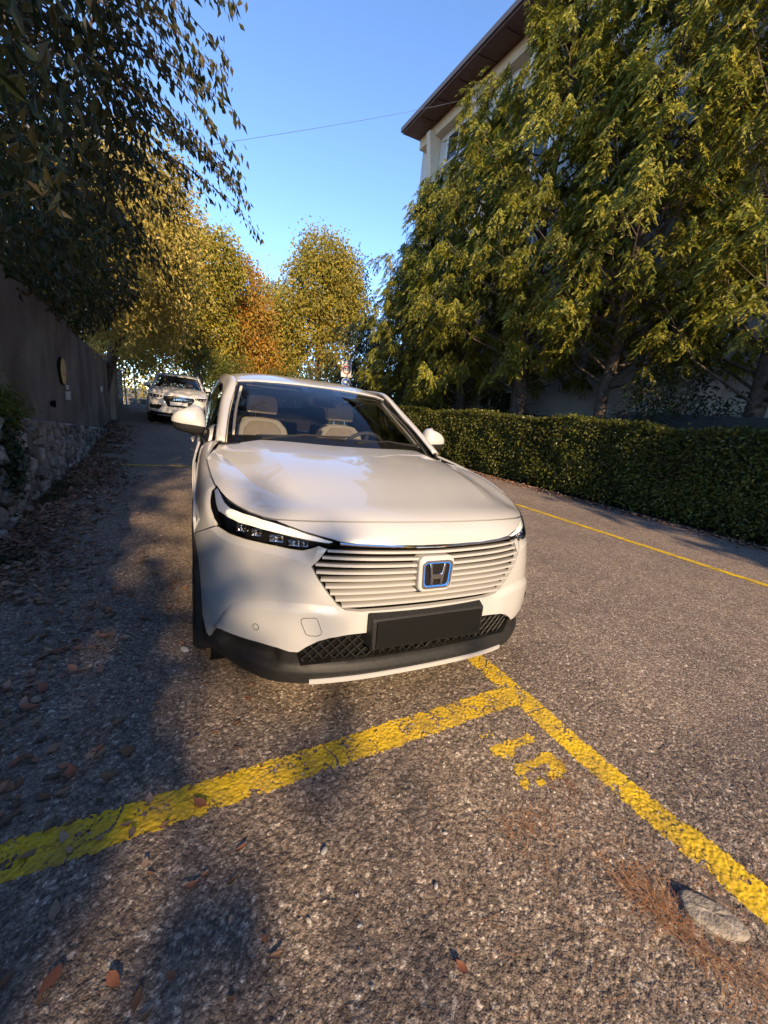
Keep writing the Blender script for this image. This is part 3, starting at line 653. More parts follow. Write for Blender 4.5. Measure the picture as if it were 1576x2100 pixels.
def yew(base, H, Rr, label, nb=70, per=12, scl=1.0, zlow=1.6, trunk=.2, m='leaf_yew'):
    root = empty('yew_tree', base, label, 'tree', 'yew trees behind the hedge'); mb = MB(); r = rng
    trk = limb(mb, (0, 0, -.1), (r.normal()*.15, r.normal()*.15, H*.96), trunk, .02, .01, 10, 10); T, AZ, SCL, TI = [], [], [], []
    for b in range(nb):
        f = (b+.5)/nb; z0 = zlow*.8+(H*.93-zlow*.8)*f**1.05; az = b*2.399+r.normal()*.35
        rad = Rr*(1-.78*max(0, (z0-H*.28)/(H*.72))**1.2)*(.55+.75*r.random())
        rise = rad*(.45+.65*r.random()); s = Vector((0, 0, z0)); e = Vector((math.cos(az)*rad, math.sin(az)*rad, z0+rise))
        md_ = (s+e)/2+Vector((0, 0, -rise*.18)); mb.tube([s, md_, e], [.04, .022, .007], 5)
        ends = [e]
        for q in range(3):                                    # side shoots carry their own tufts
            p0 = s.lerp(e, .45+.16*q)+Vector((0, 0, -rise*.1)); a2 = az+(1 if q % 2 else -1)*(.5+.4*r.random()); l2 = rad*(.20+.22*r.random())
            p1 = p0+Vector((math.cos(a2)*l2, math.sin(a2)*l2, l2*(.2+.6*r.random()))); mb.tube([p0, p1], [.012, .004], 4); ends.append(p1)
        for k in range(per):
            t_ = ends[k % 4]; h_ = r.random(); p = t_+Vector(r.normal(size=3))*.13+Vector((0, 0, -.42*h_*h_*(1 if k % 4 else 1.5)))-Vector((math.cos(az), math.sin(az), .3))*(.35*h_*r.random())
            T.append(p); AZ.append(az+r.normal()*.6); SCL.append(scl*(.65+.85*r.random())); TI.append(r.normal()*.25)
    mb.build('trunk', M['bark'], root, True)
    V, F = place(PROTO, np.array(T), np.array(AZ), np.array(SCL), np.array(TI)); o = npmesh('crown', V, F, M[m], root); o['kind'] = 'stuff'
    return root
yew(road(9.7, 17.0), 9.6, 1.7, 'smallest yew at the far end of the row behind the hedge', 66, 34)
yew(road(8.8, 14.4), 11.2, 2.0, 'slender yew second from the far end of the row', 76, 34)
yew(road(8.8, 11.4), 12.2, 2.25, 'yew in front of the middle of the building', 82, 34)
yew(road(8.7, 8.4), 13.0, 2.5, 'tall yew with the thick dark trunk behind the hedge', 86, 36, 1.0, 2.9, .26)
yew(road(8.9, 5.6), 13.8, 2.5, 'tall yew with a leaning trunk right of the thick trunked one', 88, 36, 1.0, 3.1, .17)
yew(road(9.5, 2.6), 13.0, 2.6, 'dark yew at the right edge of the picture', 80, 34, 1.0, 2.6, .2)
yew(road(9.3, 20.8), 6.8, 2.1, 'dark low conifer beside the traffic sign', 46, 28, 1.0, .6, .14, 'leaf_dark')
# dark broadleaf shrubs under the yews
for u, w, h, r_, lab in ((9.3, 3.9, 3.0, 1.3, 'dark large leaved shrub below the yews at the right'), (9.8, 9.6, 2.2, .9, 'dark shrub between the yew trunks')):
    b = road(u, w); broadleaf('evergreen_shrub', lab, 'shrub', b, .05, [(b[0], b[1], h*.55), (b[0]-.3, b[1]+.3, h*.8)], [(r_, r_, h*.45), (r_*.7, r_*.7, h*.35)], 160, 16, (.13, .3), M['leaf_dark'], M['bark'], .16, 'shrubs under the yews', droop=.2, limbs=8)

# ------------------------------------------------------------------ left: overhanging trees above the wall
# near cherry: explicit drooping boughs over the road
near = empty('cherry_tree', (-3.9, 4.6, 0), 'big shaded tree with long drooping leaves hanging over the left wall', 'tree', 'trees along the left wall'); NB = np.array((-3.9, 4.6, 0)); mb = MB()
trk = limb(mb, (0, 0, -.1), (.3, .3, 6.5), .22, .08, .03, 8, 10)
tips = []; cr = np.random.default_rng(17)
for i in range(150):
    y = 1.2+cr.random()*6.8; z1 = 2.5+(5.4 if y < 4.6 else 3.8)*cr.random(); xr = -.85-.06*(y-4)+.16*cr.normal()-.10*abs(z1-4.6)-.42*max(0, y-5.2)
    x = xr-(3.2*cr.random()**1.3 if i > 46 else .1*cr.random())
    zlow = 2.15+.25*max(0, (x+2.4)); z = max(z1, zlow+.2); tips.append((x, y, z))
tips += [(-.62, 3.0, 4.35), (-.60, 3.1, 4.0), (-.56, 3.2, 3.72), (-.50, 3.35, 3.42), (-.66, 3.0, 3.78), (-.50, 3.5, 3.36), (-.75, 3.1, 4.6), (-.42, 4.6, 3.75), (.05, 5.9, 3.72), (-.2, 5.6, 3.98), (-.45, 5.2, 4.05), (-.8, 3.6, 3.55), (-.72, 4.0, 3.3)]
LV = []
for i, tp in enumerate(tips):
    tp = np.array(tp); root_ = np.array([tp[0]-1.1-.5*cr.random(), tp[1]+cr.normal()*.4, tp[2]+.35+.3*cr.random()]); midp = (root_+tp)/2+np.array([0, 0, .22])
    t = np.linspace(0, 1, 26)[:, None]; C = root_*(1-t)**2+2*midp*t*(1-t)+tp*t*t
    mb.tube([tuple(C[j]-NB) for j in (0, 6, 12, 18, 25)], [.014, .011, .008, .005, .002], 5)
    if i % 3 == 0: limb(mb, Vector((.2, .2, 3+2.5*cr.random())), Vector(C[0]-NB), .05, .014, .1, 4, 6)
    k = 5; Cn = np.repeat(C, k, 0)+cr.normal(size=(26*k, 3))*.05*np.array([1, 1, .5]); tang = unit(np.gradient(C, axis=0)); Tn = np.repeat(tang, k, 0)
    side = unit(cr.normal(size=(26*k, 3))); A = unit(Tn*.45+side*.6+np.array([0, 0, -.95])); Nn = unit(np.cross(A, cr.normal(size=(26*k, 3))))
    Ln = .086*(.6+.65*cr.random(26*k)); LV.append(leaf_arrays(Cn-NB, A, Nn, Ln, Ln*.40, fold=.12, droop=.12))
# inner dark mass
n_in = 38000; Pi = np.column_stack([-1.35-3.0*cr.random(n_in)**1.2, .8+10.5*cr.random(n_in), 2.05+6.6*cr.random(n_in)]); Pi[:, 2] = np.where(Pi[:, 1] > 5, 2.05+(Pi[:, 2]-2.05)*.62, Pi[:, 2]); Pi[:, 0] -= .10*np.abs(Pi[:, 2]-4.2)+.36*np.maximum(0, Pi[:, 1]-5.2)
Pi[:, 2] = np.maximum(Pi[:, 2], 2.1+.18*cr.random(n_in)+.3*np.maximum(0, Pi[:, 0]+2.3))
keep = vnoise(Pi, 1.5, 77) > .24; Pi = Pi[keep]; n_in = len(Pi)
LV.append(leaf_arrays(Pi-NB, unit(rdir(n_in)*.7+np.array([0, 0, -.8])), rdir(n_in), .11*(.6+.7*cr.random(n_in)), .045, quad=True))
mb.build('trunk', M['bark'], near, True)
V, F = join_arrays(LV)
def sun_gap_mask(Cw, f=.9, r=cr):
    """a real opening in the crowns, where the low sun gets through to the far car"""
    k = 14.8-Cw[:, 1]; x = Cw[:, 0]+k*math.tan(SUN_AZ); z = Cw[:, 2]-k*math.tan(SUN_EL)/math.cos(SUN_AZ)
    return ~((x > -2.2) & (x < .3) & (z > .1) & (z < 2.1) & (Cw[:, 1] < 13.5) & (r.random(len(Cw)) < f))
F = F[sun_gap_mask(V[F[:, 0]]+NB)]
o = npmesh('crown', V, F, M['leaf_cherry'], near); o['kind'] = 'stuff'
broadleaf('lane_tree', 'leafy tree above the left wall, its right side lit pale gold', 'tree', (-3.6, 13.5, 0), .2, [(-3.4, 12.0, 4.6), (-2.6, 14.6, 5.8), (-2.7, 16.5, 3.6), (-2.0, 15.6, 6.6), (-2.1, 17.5, 5.0)], [(1.6, 2.4, 2.4), (1.7, 2.0, 2.6), (1.4, 1.6, 1.8), (1.2, 1.6, 1.7), (1.3, 1.5, 2.2)], 1700, 24, (.13, .55), M['leaf_pale'], M['bark'], .3, 'trees along the left wall', limbs=14)
broadleaf('lane_tree', 'dark tree behind the gate at the end of the lane', 'tree', (-5.0, 21.5, 0), .18, [(-5.0, 20.0, 4.4), (-3.6, 22.5, 5.0), (-5.2, 24.0, 5.5), (-3.0, 25.5, 4.4), (-6.5, 21, 6.5)], [(1.8, 2.0, 2.2), (1.4, 2.0, 2.4), (2, 2, 2.6), (1.6, 1.8, 2.3), (2, 3, 3)], 900, 22, (.14, .55), M['leaf_cherry'], M['bark'], .34, 'trees along the left wall', limbs=14)
# autumn trees beyond
broadleaf('autumn_tree', 'golden yellow tree with a pale sunlit trunk behind the far car', 'tree', (-.9, 24, 0), .24, [(-1.1, 23.8, 7.0), (-.4, 24.5, 4.6), (-1.6, 25, 5.2), (.2, 24.2, 8.0)], [(1.5, 1.6, 2.6), (1.7, 1.7, 2.2), (1.5, 1.6, 2.4), (1.2, 1.4, 1.7)], 1000, 22, (.17, .6), M['leaf_gold'], M['bark_sunlit'], .34, 'autumn trees beyond the car', limbs=12)
broadleaf('autumn_tree', 'orange red tinted tree left of the round gold tree', 'tree', (1.4, 26.5, 0), .2, [(1.5, 26.3, 7.2), (2.3, 26.6, 5.2), (.9, 26.2, 4.6), (2.7, 27, 3.3)], [(1.25, 1.4, 2.3), (1.4, 1.5, 2.4), (1.5, 1.5, 2.4), (1.6, 1.6, 1.9)], 1000, 22, (.17, .6), M['leaf_orange'], M['bark'], .34, 'autumn trees beyond the car', limbs=12)
broadleaf('autumn_tree', 'tall round gold and olive tree in the middle distance', 'tree', (7.4, 30, 0), .34, [(7.0, 30, 9.6), (8.8, 30.3, 8.6), (5.5, 29.6, 7.2), (7.3, 29.8, 11.6), (8.9, 30.2, 11.0), (4.6, 29.4, 5.4), (8.6, 30, 5.8), (10.0, 30.4, 9.3)], [(2.2, 2.0, 2.2), (1.7, 1.8, 2.1), (1.8, 1.8, 2.4), (1.7, 1.6, 1.7), (1.5, 1.5, 1.6), (1.7, 1.7, 2.2), (1.7, 1.7, 2.0), (1.3, 1.4, 1.8)], 1700, 22, (.19, .62), M['leaf_oak'], M['bark'], .38, 'autumn trees beyond the car', limbs=20)
broadleaf('autumn_tree', 'gold tree filling the gap right of the orange one', 'tree', (4.2, 33, 0), .22, [(4.2, 33, 7.6), (3.2, 33, 5.4), (5.4, 33, 5.6)], [(1.7, 1.7, 2.7), (1.7, 1.6, 2.8), (1.7, 1.6, 2.8)], 700, 20, (.2, .6), M['leaf_gold'], M['bark'], .38, 'autumn trees beyond the car', limbs=10)
broadleaf('bush', 'bright green bush at the foot of the golden tree', 'bush', (.5, 21.0, 0), .05, [(.4, 21, 1.6), (1.1, 21.2, 2.3), (-.1, 21.4, 2.6)], [(1.0, .9, 1.3), (.9, .9, 1.2), (.8, .8, 1.1)], 300, 20, (.09, .55), M['leaf_bush'], M['bark'], .2, 'bushes at the bend', limbs=8)
for i, (x, y, r_, h) in enumerate(((3.4, 24.5, 1.5, 3.2), (5.6, 25.5, 1.6, 3.6), (8.0, 26.5, 1.7, 3.8), (10.6, 27.5, 1.8, 4.2))):
    broadleaf('bush', ('dark bush left of the middle behind the car roof', 'dark bush behind the middle of the car roof', 'dark bush just left of the traffic sign', 'dark bush behind the traffic sign')[i], 'bush', (x, y, 0), .06, [(x, y, h*.5), (x+.5, y, h*.75)], [(r_, r_*.8, h*.5), (r_*.7, r_*.7, h*.32)], 240, 20, (.11, .5), M['leaf_hedge'], M['bark'], .24, 'bushes at the bend', limbs=8)
# wood behind everything
n = 2200; tp = np.column_stack([-26+60*rng.random(n), 40+9*rng.random(n), .3+5.6*rng.random(n)**.9]); tp[:, 2] += np.where(tp[:, 0] < 0, .5, 0); T = np.repeat(tp, 12, 0); q = len(T)
V, F = leaf_arrays(T+rng.normal(size=(q, 3))*.6, rdir(q), unit(rdir(q)+np.array([0, -.5, .5])), .34, .2, quad=True)
tag(npmesh('distant_wood', V, F, M['leaf_oak']), 'distant mass of olive trees closing the view', 'trees', None, 'stuff')

# trees behind the camera that throw the shade over the left side and over the right end of the yews
broadleaf('roadside_tree', 'large dense tree standing behind the viewer on the left', 'tree', (-5.2, -14, 0), .45, [(-4.8, -14, 4.8), (-4.85, -14, 8.9), (-6.7, -13.6, 6.4), (-8.8, -13.4, 7.0), (-5.3, -14.2, 11.0), (-7.4, -14, 11.6), (-9.7, -14, 11), (-3.75, -14, 6.6), (-3.3, -14, 4.9), (-5.0, -14, 7.4), (-4.4, -14, 11.8), (-5.9, -14, 12.5)], [(2.0, 1.7, 3.2), (1.55, 1.4, 2.2), (2.4, 2, 4.4), (2.4, 2, 5), (1.8, 1.7, 2.4), (2.3, 2, 2.6), (2.3, 2, 3), (1.5, 1.3, 1.6), (1.4, 1.3, 1.7), (1.8, 1.5, 2.6), (1.5, 1.4, 2.0), (1.8, 1.6, 1.8)], 2500, 14, (.24, .7), M['leaf_oak'], M['bark'], .42, 'trees behind the viewer', limbs=16, shell=.0)
broadleaf('roadside_tree', 'large dense tree standing behind the viewer on the right', 'tree', (8.2, -14, 0), .45, [(8.4, -14, 6.4), (6.6, -14, 5.0), (8.4, -14, 11.5), (10.4, -14, 9.5), (9.6, -14, 14.0), (5.5, -14, 7.4), (12, -14, 7), (12, -14, 12), (6.6, -14, 8.6)], [(2.2, 1.8, 4.4), (1.6, 1.5, 3.8), (1.7, 1.6, 3.4), (2.2, 2, 5.4), (1.7, 1.6, 2.8), (1.4, 1.2, 2.9), (2.2, 2, 5), (2, 2, 4.6), (1.3, 1.2, 2.2)], 2000, 14, (.34, .7), M['leaf_oak'], M['bark'], .34, 'trees behind the viewer', limbs=12, shell=.0)

# ------------------------------------------------------------------ cars
# body skin over bonnet, wings and front bumper as one smooth sheet (s across, t from windscreen down to the chin)
def nspline(xs,ys):
    # natural cubic spline second derivs, ys (n,k)
    n=len(xs); h=np.diff(xs); A=np.zeros((n,n)); B=np.zeros_like(ys)
    A[0,0]=A[-1,-1]=1
    for i in range(1,n-1):
        A[i,i-1]=h[i-1];A[i,i]=2*(h[i-1]+h[i]);A[i,i+1]=h[i]
        B[i]=6*((ys[i+1]-ys[i])/h[i]-(ys[i]-ys[i-1])/h[i-1])
    return np.linalg.solve(A,B)
def sev(xs,ys,M,x):
    i=np.clip(np.searchsorted(xs,x)-1,0,len(xs)-2); h=(xs[i+1]-xs[i])
    a=((xs[i+1]-x)/h)[...,None]; b=((x-xs[i])/h)[...,None]; h=h[...,None]
    return a*ys[i]+b*ys[i+1]+((a**3-a)*M[i]+(b**3-b)*M[i+1])*h*h/6
class Tensor:
    def __init__(s,S,T,G): # G (nt,ns,3)
        s.S=np.array(S,float);s.T=np.array(T,float);s.G=np.array(G,float)
        # spline in t for each s column -> dense? do separable exactly
        nt,ns,_=s.G.shape
        s.Mt=nspline(s.T,s.G.reshape(nt,-1))
    def __call__(self,s,t):
        s=np.atleast_1d(np.asarray(s,float));t=np.atleast_1d(np.asarray(t,float))
        nt,ns,_=self.G.shape
        rows=sev(self.T,self.G.reshape(nt,-1),self.Mt,t).reshape(len(t),ns,3)
        # spline in s per point (uses mirrored columns for symmetry)
        SS=np.concatenate([-self.S[:0:-1],self.S])
        R=rows.transpose(1,0,2).reshape(ns,-1)
        Rm=rows[:,:0:-1].copy(); Rm[...,0]*=-1
        RR=np.concatenate([Rm,rows],1) # (n,2ns-1,3)
        if not hasattr(self,'Ai'):
            n=len(SS);h=np.diff(SS);A=np.zeros((n,n));Bm=np.zeros((n,n));A[0,0]=A[-1,-1]=1
            for i in range(1,n-1):
                A[i,i-1]=h[i-1];A[i,i]=2*(h[i-1]+h[i]);A[i,i+1]=h[i]
                Bm[i,i+1]+=6/h[i];Bm[i,i]-=6/h[i]+6/h[i-1];Bm[i,i-1]+=6/h[i-1]
            self.Ai=np.linalg.solve(A,Bm)
        M=np.einsum('ij,njk->nik',self.Ai,RR)
        i=np.clip(np.searchsorted(SS,s)-1,0,len(SS)-2);k=np.arange(len(s));h=SS[i+1]-SS[i]
        a=((SS[i+1]-s)/h)[:,None];b=((s-SS[i])/h)[:,None];h=h[:,None]
        return a*RR[k,i]+b*RR[k,i+1]+((a**3-a)*M[k,i]+(b**3-b)*M[k,i+1])*h*h/6
def front_surface():
    S=[0,.15,.3,.45,.58,.69,.78,.86,.93,1.0]
    A=[(0,1.17,1.088),(.15,1.172,1.088),(.3,1.18,1.087),(.45,1.20,1.082),(.58,1.235,1.072),(.69,1.27,1.058),(.78,1.30,1.045),(.845,1.325,1.01),(.868,1.345,.945),(.882,1.36,.87)]
    B=[(0,.80,1.048),(.15,.80,1.048),(.3,.803,1.048),(.45,.812,1.043),(.58,.828,1.033),(.69,.845,1.017),(.78,.865,1.004),(.848,.885,.966),(.872,.905,.895),(.888,.92,.82)]
    C=[(0,.45,.995),(.15,.452,.995),(.3,.456,.993),(.45,.468,.986),(.58,.493,.974),(.685,.527,.957),(.775,.567,.944),(.844,.625,.907),(.871,.70,.847),(.889,.77,.78)]
    D=[(0,.19,.940),(.15,.193,.940),(.3,.203,.936),(.445,.228,.926),(.57,.268,.911),(.672,.325,.893),(.763,.385,.879),(.835,.472,.845),(.868,.585,.795),(.889,.69,.742)]
    E=[(0,.05,.897),(.15,.054,.897),(.3,.067,.893),(.442,.100,.883),(.562,.152,.869),(.662,.222,.851),(.748,.308,.828),(.82,.41,.799),(.866,.528,.762),(.889,.645,.72)]
    rows=[A,B,C,D,E]
    # nose rows: base plan
    plan=[(0,0),(.15,.004),(.3,.018),(.44,.05),(.558,.10),(.657,.178),(.742,.277),(.815,.39),(.864,.505),(.889,.61)]
    prof=[(.845,-.003,1,.15,1),(.79,-.016,1,.13,.97),(.70,-.02,1,.10,.87),(.60,-.012,1.0,.06,.77),(.50,-.006,1.003,.03,.72),(.41,.0,1.006,.0,.73),(.33,.008,1.008,-.01,.76),(.26,.018,1.004,-.01,.8),(.19,.05,.985,0,.88)]
    for z,py,w,droop,k in prof:
        r=[]
        for i,(x,y) in enumerate(plan):
            f=S[i]
            yy=y*(k+(1-k)*f**6)+py*(1-.5*f)
            zz=z-droop*f**2.2*(.9 if z>.75 else 1)
            r.append((x*w,yy,zz))
        rows.append(r)
    T=[0,.37,.74,1.02,1.17,1.25,1.31,1.40,1.5,1.6,1.69,1.77,1.84,1.92]
    return Tensor(S,T,rows)

FS = front_surface()
class Skin:
    """front sheet of one car; sc scales it, dz lifts it"""
    def __init__(s, sc=(1, 1, 1), dz=0.0): s.sc = np.array(sc); s.dz = dz
    def pos(s, S, T):
        S = np.clip(S, -1.0, 1.0); p = FS(S, T)*s.sc; p[:, 2] += s.dz; return p
    def frame(s, S, T, h=2e-3):
        S = np.asarray(S, float); T = np.asarray(T, float)
        S0 = np.clip(S, -1+h, 1-h); T0 = np.clip(T, h, 1.92-h)
        a = s.pos(S0+h, T0)-s.pos(S0-h, T0); b = s.pos(S0, T0+h)-s.pos(S0, T0-h)
        n = np.cross(b, a); n /= np.linalg.norm(n, axis=1)[:, None]; return s.pos(S, T), -n*np.sign(n[:, 1:2]*0+np.where((n*np.array([0, -1, .6])).sum(1, keepdims=True) > 0, -1, 1))
def mirror_poly(half): return [(-a, b) for a, b in half] + [(a, b) for a, b in half[::-1]]
def resample(poly, d, closed=True):
    P = np.array(poly, float); out = []; n = len(P)
    for i in range(n if closed else n-1):
        a, b = P[i], P[(i+1) % n]; k = max(1, int(math.ceil(np.linalg.norm((b-a)*[.9, 1])/d)))
        out += [a+(b-a)*j/k for j in range(k)]
    if not closed: out.append(P[-1])
    return np.array(out)
def panel(skin, name, poly, m, parent, d=.014, off=0.0, disp=None, flange=.014, lines=(), smooth=True):
    """sheet-metal panel cut from the skin along poly, with a folded edge"""
    poly = np.array(poly); B = resample(poly, d); sc = np.array([.9, 1.0])
    lo, hi = B.min(0), B.max(0); hs, ht = d/.9, d*.87
    pts = []
    for j, t in enumerate(np.arange(lo[1]+ht*.5, hi[1], ht)):
        ss = np.arange(lo[0]+(hs*.5 if j % 2 else 0), hi[0], hs); pts.append(np.stack([ss, np.full(len(ss), t)], 1))
    pts = np.concatenate(pts) if pts else np.zeros((0, 2))
    pts = pts[inpoly(pts, B)]
    if len(pts): pts = pts[distpoly(pts*sc, B*sc) > d*.45]
    Ls = []
    for ln in lines:
        q = resample(ln, d, False); q = q[inpoly(q, B)]
        if len(q): q = q[distpoly(q*sc, B*sc) > d*.3]
        if len(q) > 1:
            Ls.append(q)
            if len(pts): pts = pts[distpoly(pts*sc, q*sc, False) > d*.5]
    allp = [B*sc]+[q*sc for q in Ls]+[pts*sc]; E = [(i, (i+1) % len(B)) for i in range(len(B))]; n = len(B)
    for q in Ls: E += [(n+i, n+i+1) for i in range(len(q)-1)]; n += len(q)
    A = np.concatenate(allp)
    vo, eo, fo, ov, oe, of = delaunay_2d_cdt([Vector(p) for p in A], E, [], 0, 1e-7)
    V2 = np.array([tuple(v) for v in vo])/sc; F = np.array([f for f in fo if len(f) == 3])
    e1 = (V2[F[:, 1]]-V2[F[:, 0]])*sc; e2 = (V2[F[:, 2]]-V2[F[:, 0]])*sc; ar = np.abs(e1[:, 0]*e2[:, 1]-e1[:, 1]*e2[:, 0])
    F = F[inpoly(V2[F].mean(1), B) & (ar > 4e-3*d*d)]
    p3, nn = skin.frame(V2[:, 0], V2[:, 1])
    h = np.full(len(V2), off)
    if disp is not None: h = h+disp(V2[:, 0], V2[:, 1], p3)
    W = p3+nn*h[:, None]
    # consistent winding (outwards)
    fn = np.cross(W[F[:, 1]]-W[F[:, 0]], W[F[:, 2]]-W[F[:, 0]]); flip = (fn*nn[F].mean(1)).sum(1) < 0; F[flip] = F[flip][:, ::-1]
    # folded edge
    ed = {}
    for f in F:
        for a, b in ((f[0], f[1]), (f[1], f[2]), (f[2], f[0])): ed[(a, b)] = 1
    be = [(a, b) for a, b in ed if (b, a) not in ed]; base = len(W); bi = {}
    EV = []
    for a, b in be:
        for k in (a, b):
            if k not in bi: bi[k] = base+len(EV); EV += [W[k], W[k]-nn[k]*flange]
    Q = np.array([(b, a, bi[a]+1, bi[b]+1) for a, b in be]) if be else np.zeros((0, 4), int)
    Q = np.array([(bi[b], bi[a], bi[a]+1, bi[b]+1) for a, b in be])
    o = npmesh(name, np.concatenate([W, np.array(EV)]), [F, Q], m, parent, smooth)
    if Ls:                                            # pressed creases stay crisp
        on = np.zeros(len(W), bool)
        for q in Ls: on |= distpoly(V2*sc, q*sc, False) < 1e-4
        me = o.data; ev = np.zeros(len(me.edges)*2, np.int32); me.edges.foreach_get('vertices', ev); ev = ev.reshape(-1, 2)
        onx = np.concatenate([on, np.zeros(len(EV), bool)]); sh = onx[ev].all(1)
        at = me.attributes.get('sharp_edge') or me.attributes.new('sharp_edge', 'BOOLEAN', 'EDGE'); at.data.foreach_set('value', sh)
    return o
def skin_strip(mb, skin, s0, s1, tf, prof, n=40):
    """bar running across the skin: prof list of (dt, off) closed section; tf(s) gives its line"""
    S = np.linspace(s0, s1, n); k = len(prof); V = []
    for dt, off in prof:
        p, nn = skin.frame(S, tf(S)+dt); V.append(p+nn*off)
    V = np.array(V).transpose(1, 0, 2).reshape(-1, 3)
    F = [(i*k+j, i*k+(j+1) % k, (i+1)*k+(j+1) % k, (i+1)*k+j) for i in range(n-1) for j in range(k)] + [tuple(range(k)), tuple((n-1)*k+j for j in range(k-1, -1, -1))]
    return mb.add(V, F)
def bez(poly, d=.008): return resample(poly, d, False)
def spline3(P, n):
    P = np.array(P, float); t = np.linspace(0, 1, len(P)); M2 = nspline(t, P); return sev(t, P, M2, np.linspace(0, 1, n))
def loftmesh(name, rows, m, parent, nu=24, nv=24, thick=0.0, smooth=True):
    """smooth sheet through a grid of points (rows of equal length)"""
    G = np.array(rows, float); G = np.stack([spline3(r, nu) for r in G]); G = np.stack([spline3(G[:, i], nv) for i in range(nu)], 1)
    V = G.reshape(-1, 3); I = np.arange(nv*nu).reshape(nv, nu)
    F = np.stack([I[:-1, :-1], I[:-1, 1:], I[1:, 1:], I[1:, :-1]], -1).reshape(-1, 4)
    o = npmesh(name, V, F, m, parent, smooth)
    if thick:
        md = o.modifiers.new('t', 'SOLIDIFY'); md.thickness = thick; md.offset = -1
    return o
def grid2(name, fn, u0, u1, v0, v1, nu, nv, m, parent, keep=None):
    U, Vv = np.meshgrid(np.linspace(u0, u1, nu), np.linspace(v0, v1, nv)); P = fn(U.ravel(), Vv.ravel()); I = np.arange(nu*nv).reshape(nv, nu)
    F = np.stack([I[:-1, :-1], I[:-1, 1:], I[1:, 1:], I[1:, :-1]], -1).reshape(-1, 4)
    if keep is not None: F = F[keep(np.stack([U.ravel(), Vv.ravel()], 1)[F].mean(1))]
    return npmesh(name, P, F, m, parent, True)
def ellipsoid(mb, c, r, n=16, mth=10, e=1.0, M=None):
    V, F = [], []
    sg = lambda v, p: math.copysign(abs(v)**p, v)
    for i in range(mth+1):
        a = -math.pi/2+math.pi*i/mth
        for k in range(n):
            b = 2*math.pi*k/n; v = Vector((r[0]*sg(math.cos(a), e)*sg(math.cos(b), e), r[1]*sg(math.cos(a), e)*sg(math.sin(b), e), r[2]*sg(math.sin(a), e)))
            if M: v = M @ v
            V.append(Vector(c)+v)
    F = [(i*n+k, i*n+(k+1) % n, (i+1)*n+(k+1) % n, (i+1)*n+k) for i in range(mth) for k in range(n)]
    return mb.add(V, F)

PAINT = [M['paint']]                          # body colour of the car being built
def wheel(parent, c, r, w, side):
    c = Vector(c); wh = bpy.data.objects.new('wheel', None); COL.objects.link(wh); wh.parent = parent; wh.location = c
    ax = (side, 0, 0); rb = r*.70
    MB().lathe([(rb, -w*.5), (rb+.02, -w*.52), (r*.93, -w*.52), (r*.985, -w*.42), (r, -w*.3), (r, w*.3), (r*.985, w*.42), (r*.93, w*.52), (rb+.02, w*.52), (rb, w*.5)], (0, 0, 0), ax, (0, 0, 1), 48).build('tyre', M['rubber'], wh, True)
    mb = MB().lathe([(rb, -w*.5), (rb-.01, -w*.3), (rb-.02, w*.35), (rb, w*.5)], (0, 0, 0), ax, (0, 0, 1), 40)
    for k in range(5):
        a = 2*math.pi*k/5
        for da in (-.12, .12):
            p0 = Vector((side*w*.42, .05*math.cos(a), .05*math.sin(a))); p1 = Vector((side*w*.40, rb*math.cos(a+da), rb*math.sin(a+da)))
            mb.tube([p0, p1], [.026, .020], 6)
    mb.lathe([(.0, w*.46), (.05, w*.46), (.065, w*.42), (.065, w*.2)], (0, 0, 0), ax, (0, 0, 1), 20)
    mb.build('rim', M['alloy'], wh, True)
    MB().lathe([(.0, w*.12), (rb*.8, w*.12), (rb*.8, w*.05)], (0, 0, 0), ax, (0, 0, 1), 32).build('brake_disc', M['dchrome'], wh, True)

def seat(parent, x, y, zb, wd=.48):
    """front seat facing -y: cushion, backrest with rounded shoulders, headrest"""
    def slab(name, prof, y0, y1, lean, m, z0):
        mb = MB(); n = len(prof)
        f0 = lambda p: (x+p[0], y0+lean*p[1], z0+p[1]); f1 = lambda p: (x+p[0], y1+lean*p[1], z0+p[1]); mb.prism(prof, f0, f1)
        return mb.build(name, m, parent, True, .018, 3)
    h = wd/2
    outer = [(-h*.92, 0), (-h, .20), (-h*.97, .36), (-h*.84, .49), (-h*.58, .555), (-h*.2, .565), (h*.2, .565), (h*.58, .555), (h*.84, .49), (h*.97, .36), (h, .20), (h*.92, 0)]
    bk = slab('seat_backrest', outer, y, y+.13, .30, M['cream'], zb)
    inner = [(a*.74, .03+b*.90) for a, b in outer]
    p = slab('seat_panel', inner, y-.022, y+.05, .30, M['beige'], zb); p.parent = bk; p.matrix_parent_inverse = Matrix()
    hr = [(-.125, 0), (-.13, .05), (-.118, .13), (-.09, .15), (.09, .15), (.118, .13), (.13, .05), (.125, 0)]
    slab('headrest', hr, y+.18, y+.27, .12, M['beige'], zb+.60)
    MB().tube([(x-.05, y+.22, zb+.52), (x-.05, y+.225, zb+.64)], .007, 6).tube([(x+.05, y+.22, zb+.52), (x+.05, y+.225, zb+.64)], .007, 6).build('headrest_post', M['chrome'], parent, True)
    MB().box((x-h, y-.48, zb-.16), (x+h, y+.05, zb)).build('seat_cushion', M['beige'], parent, True, .05, 3)

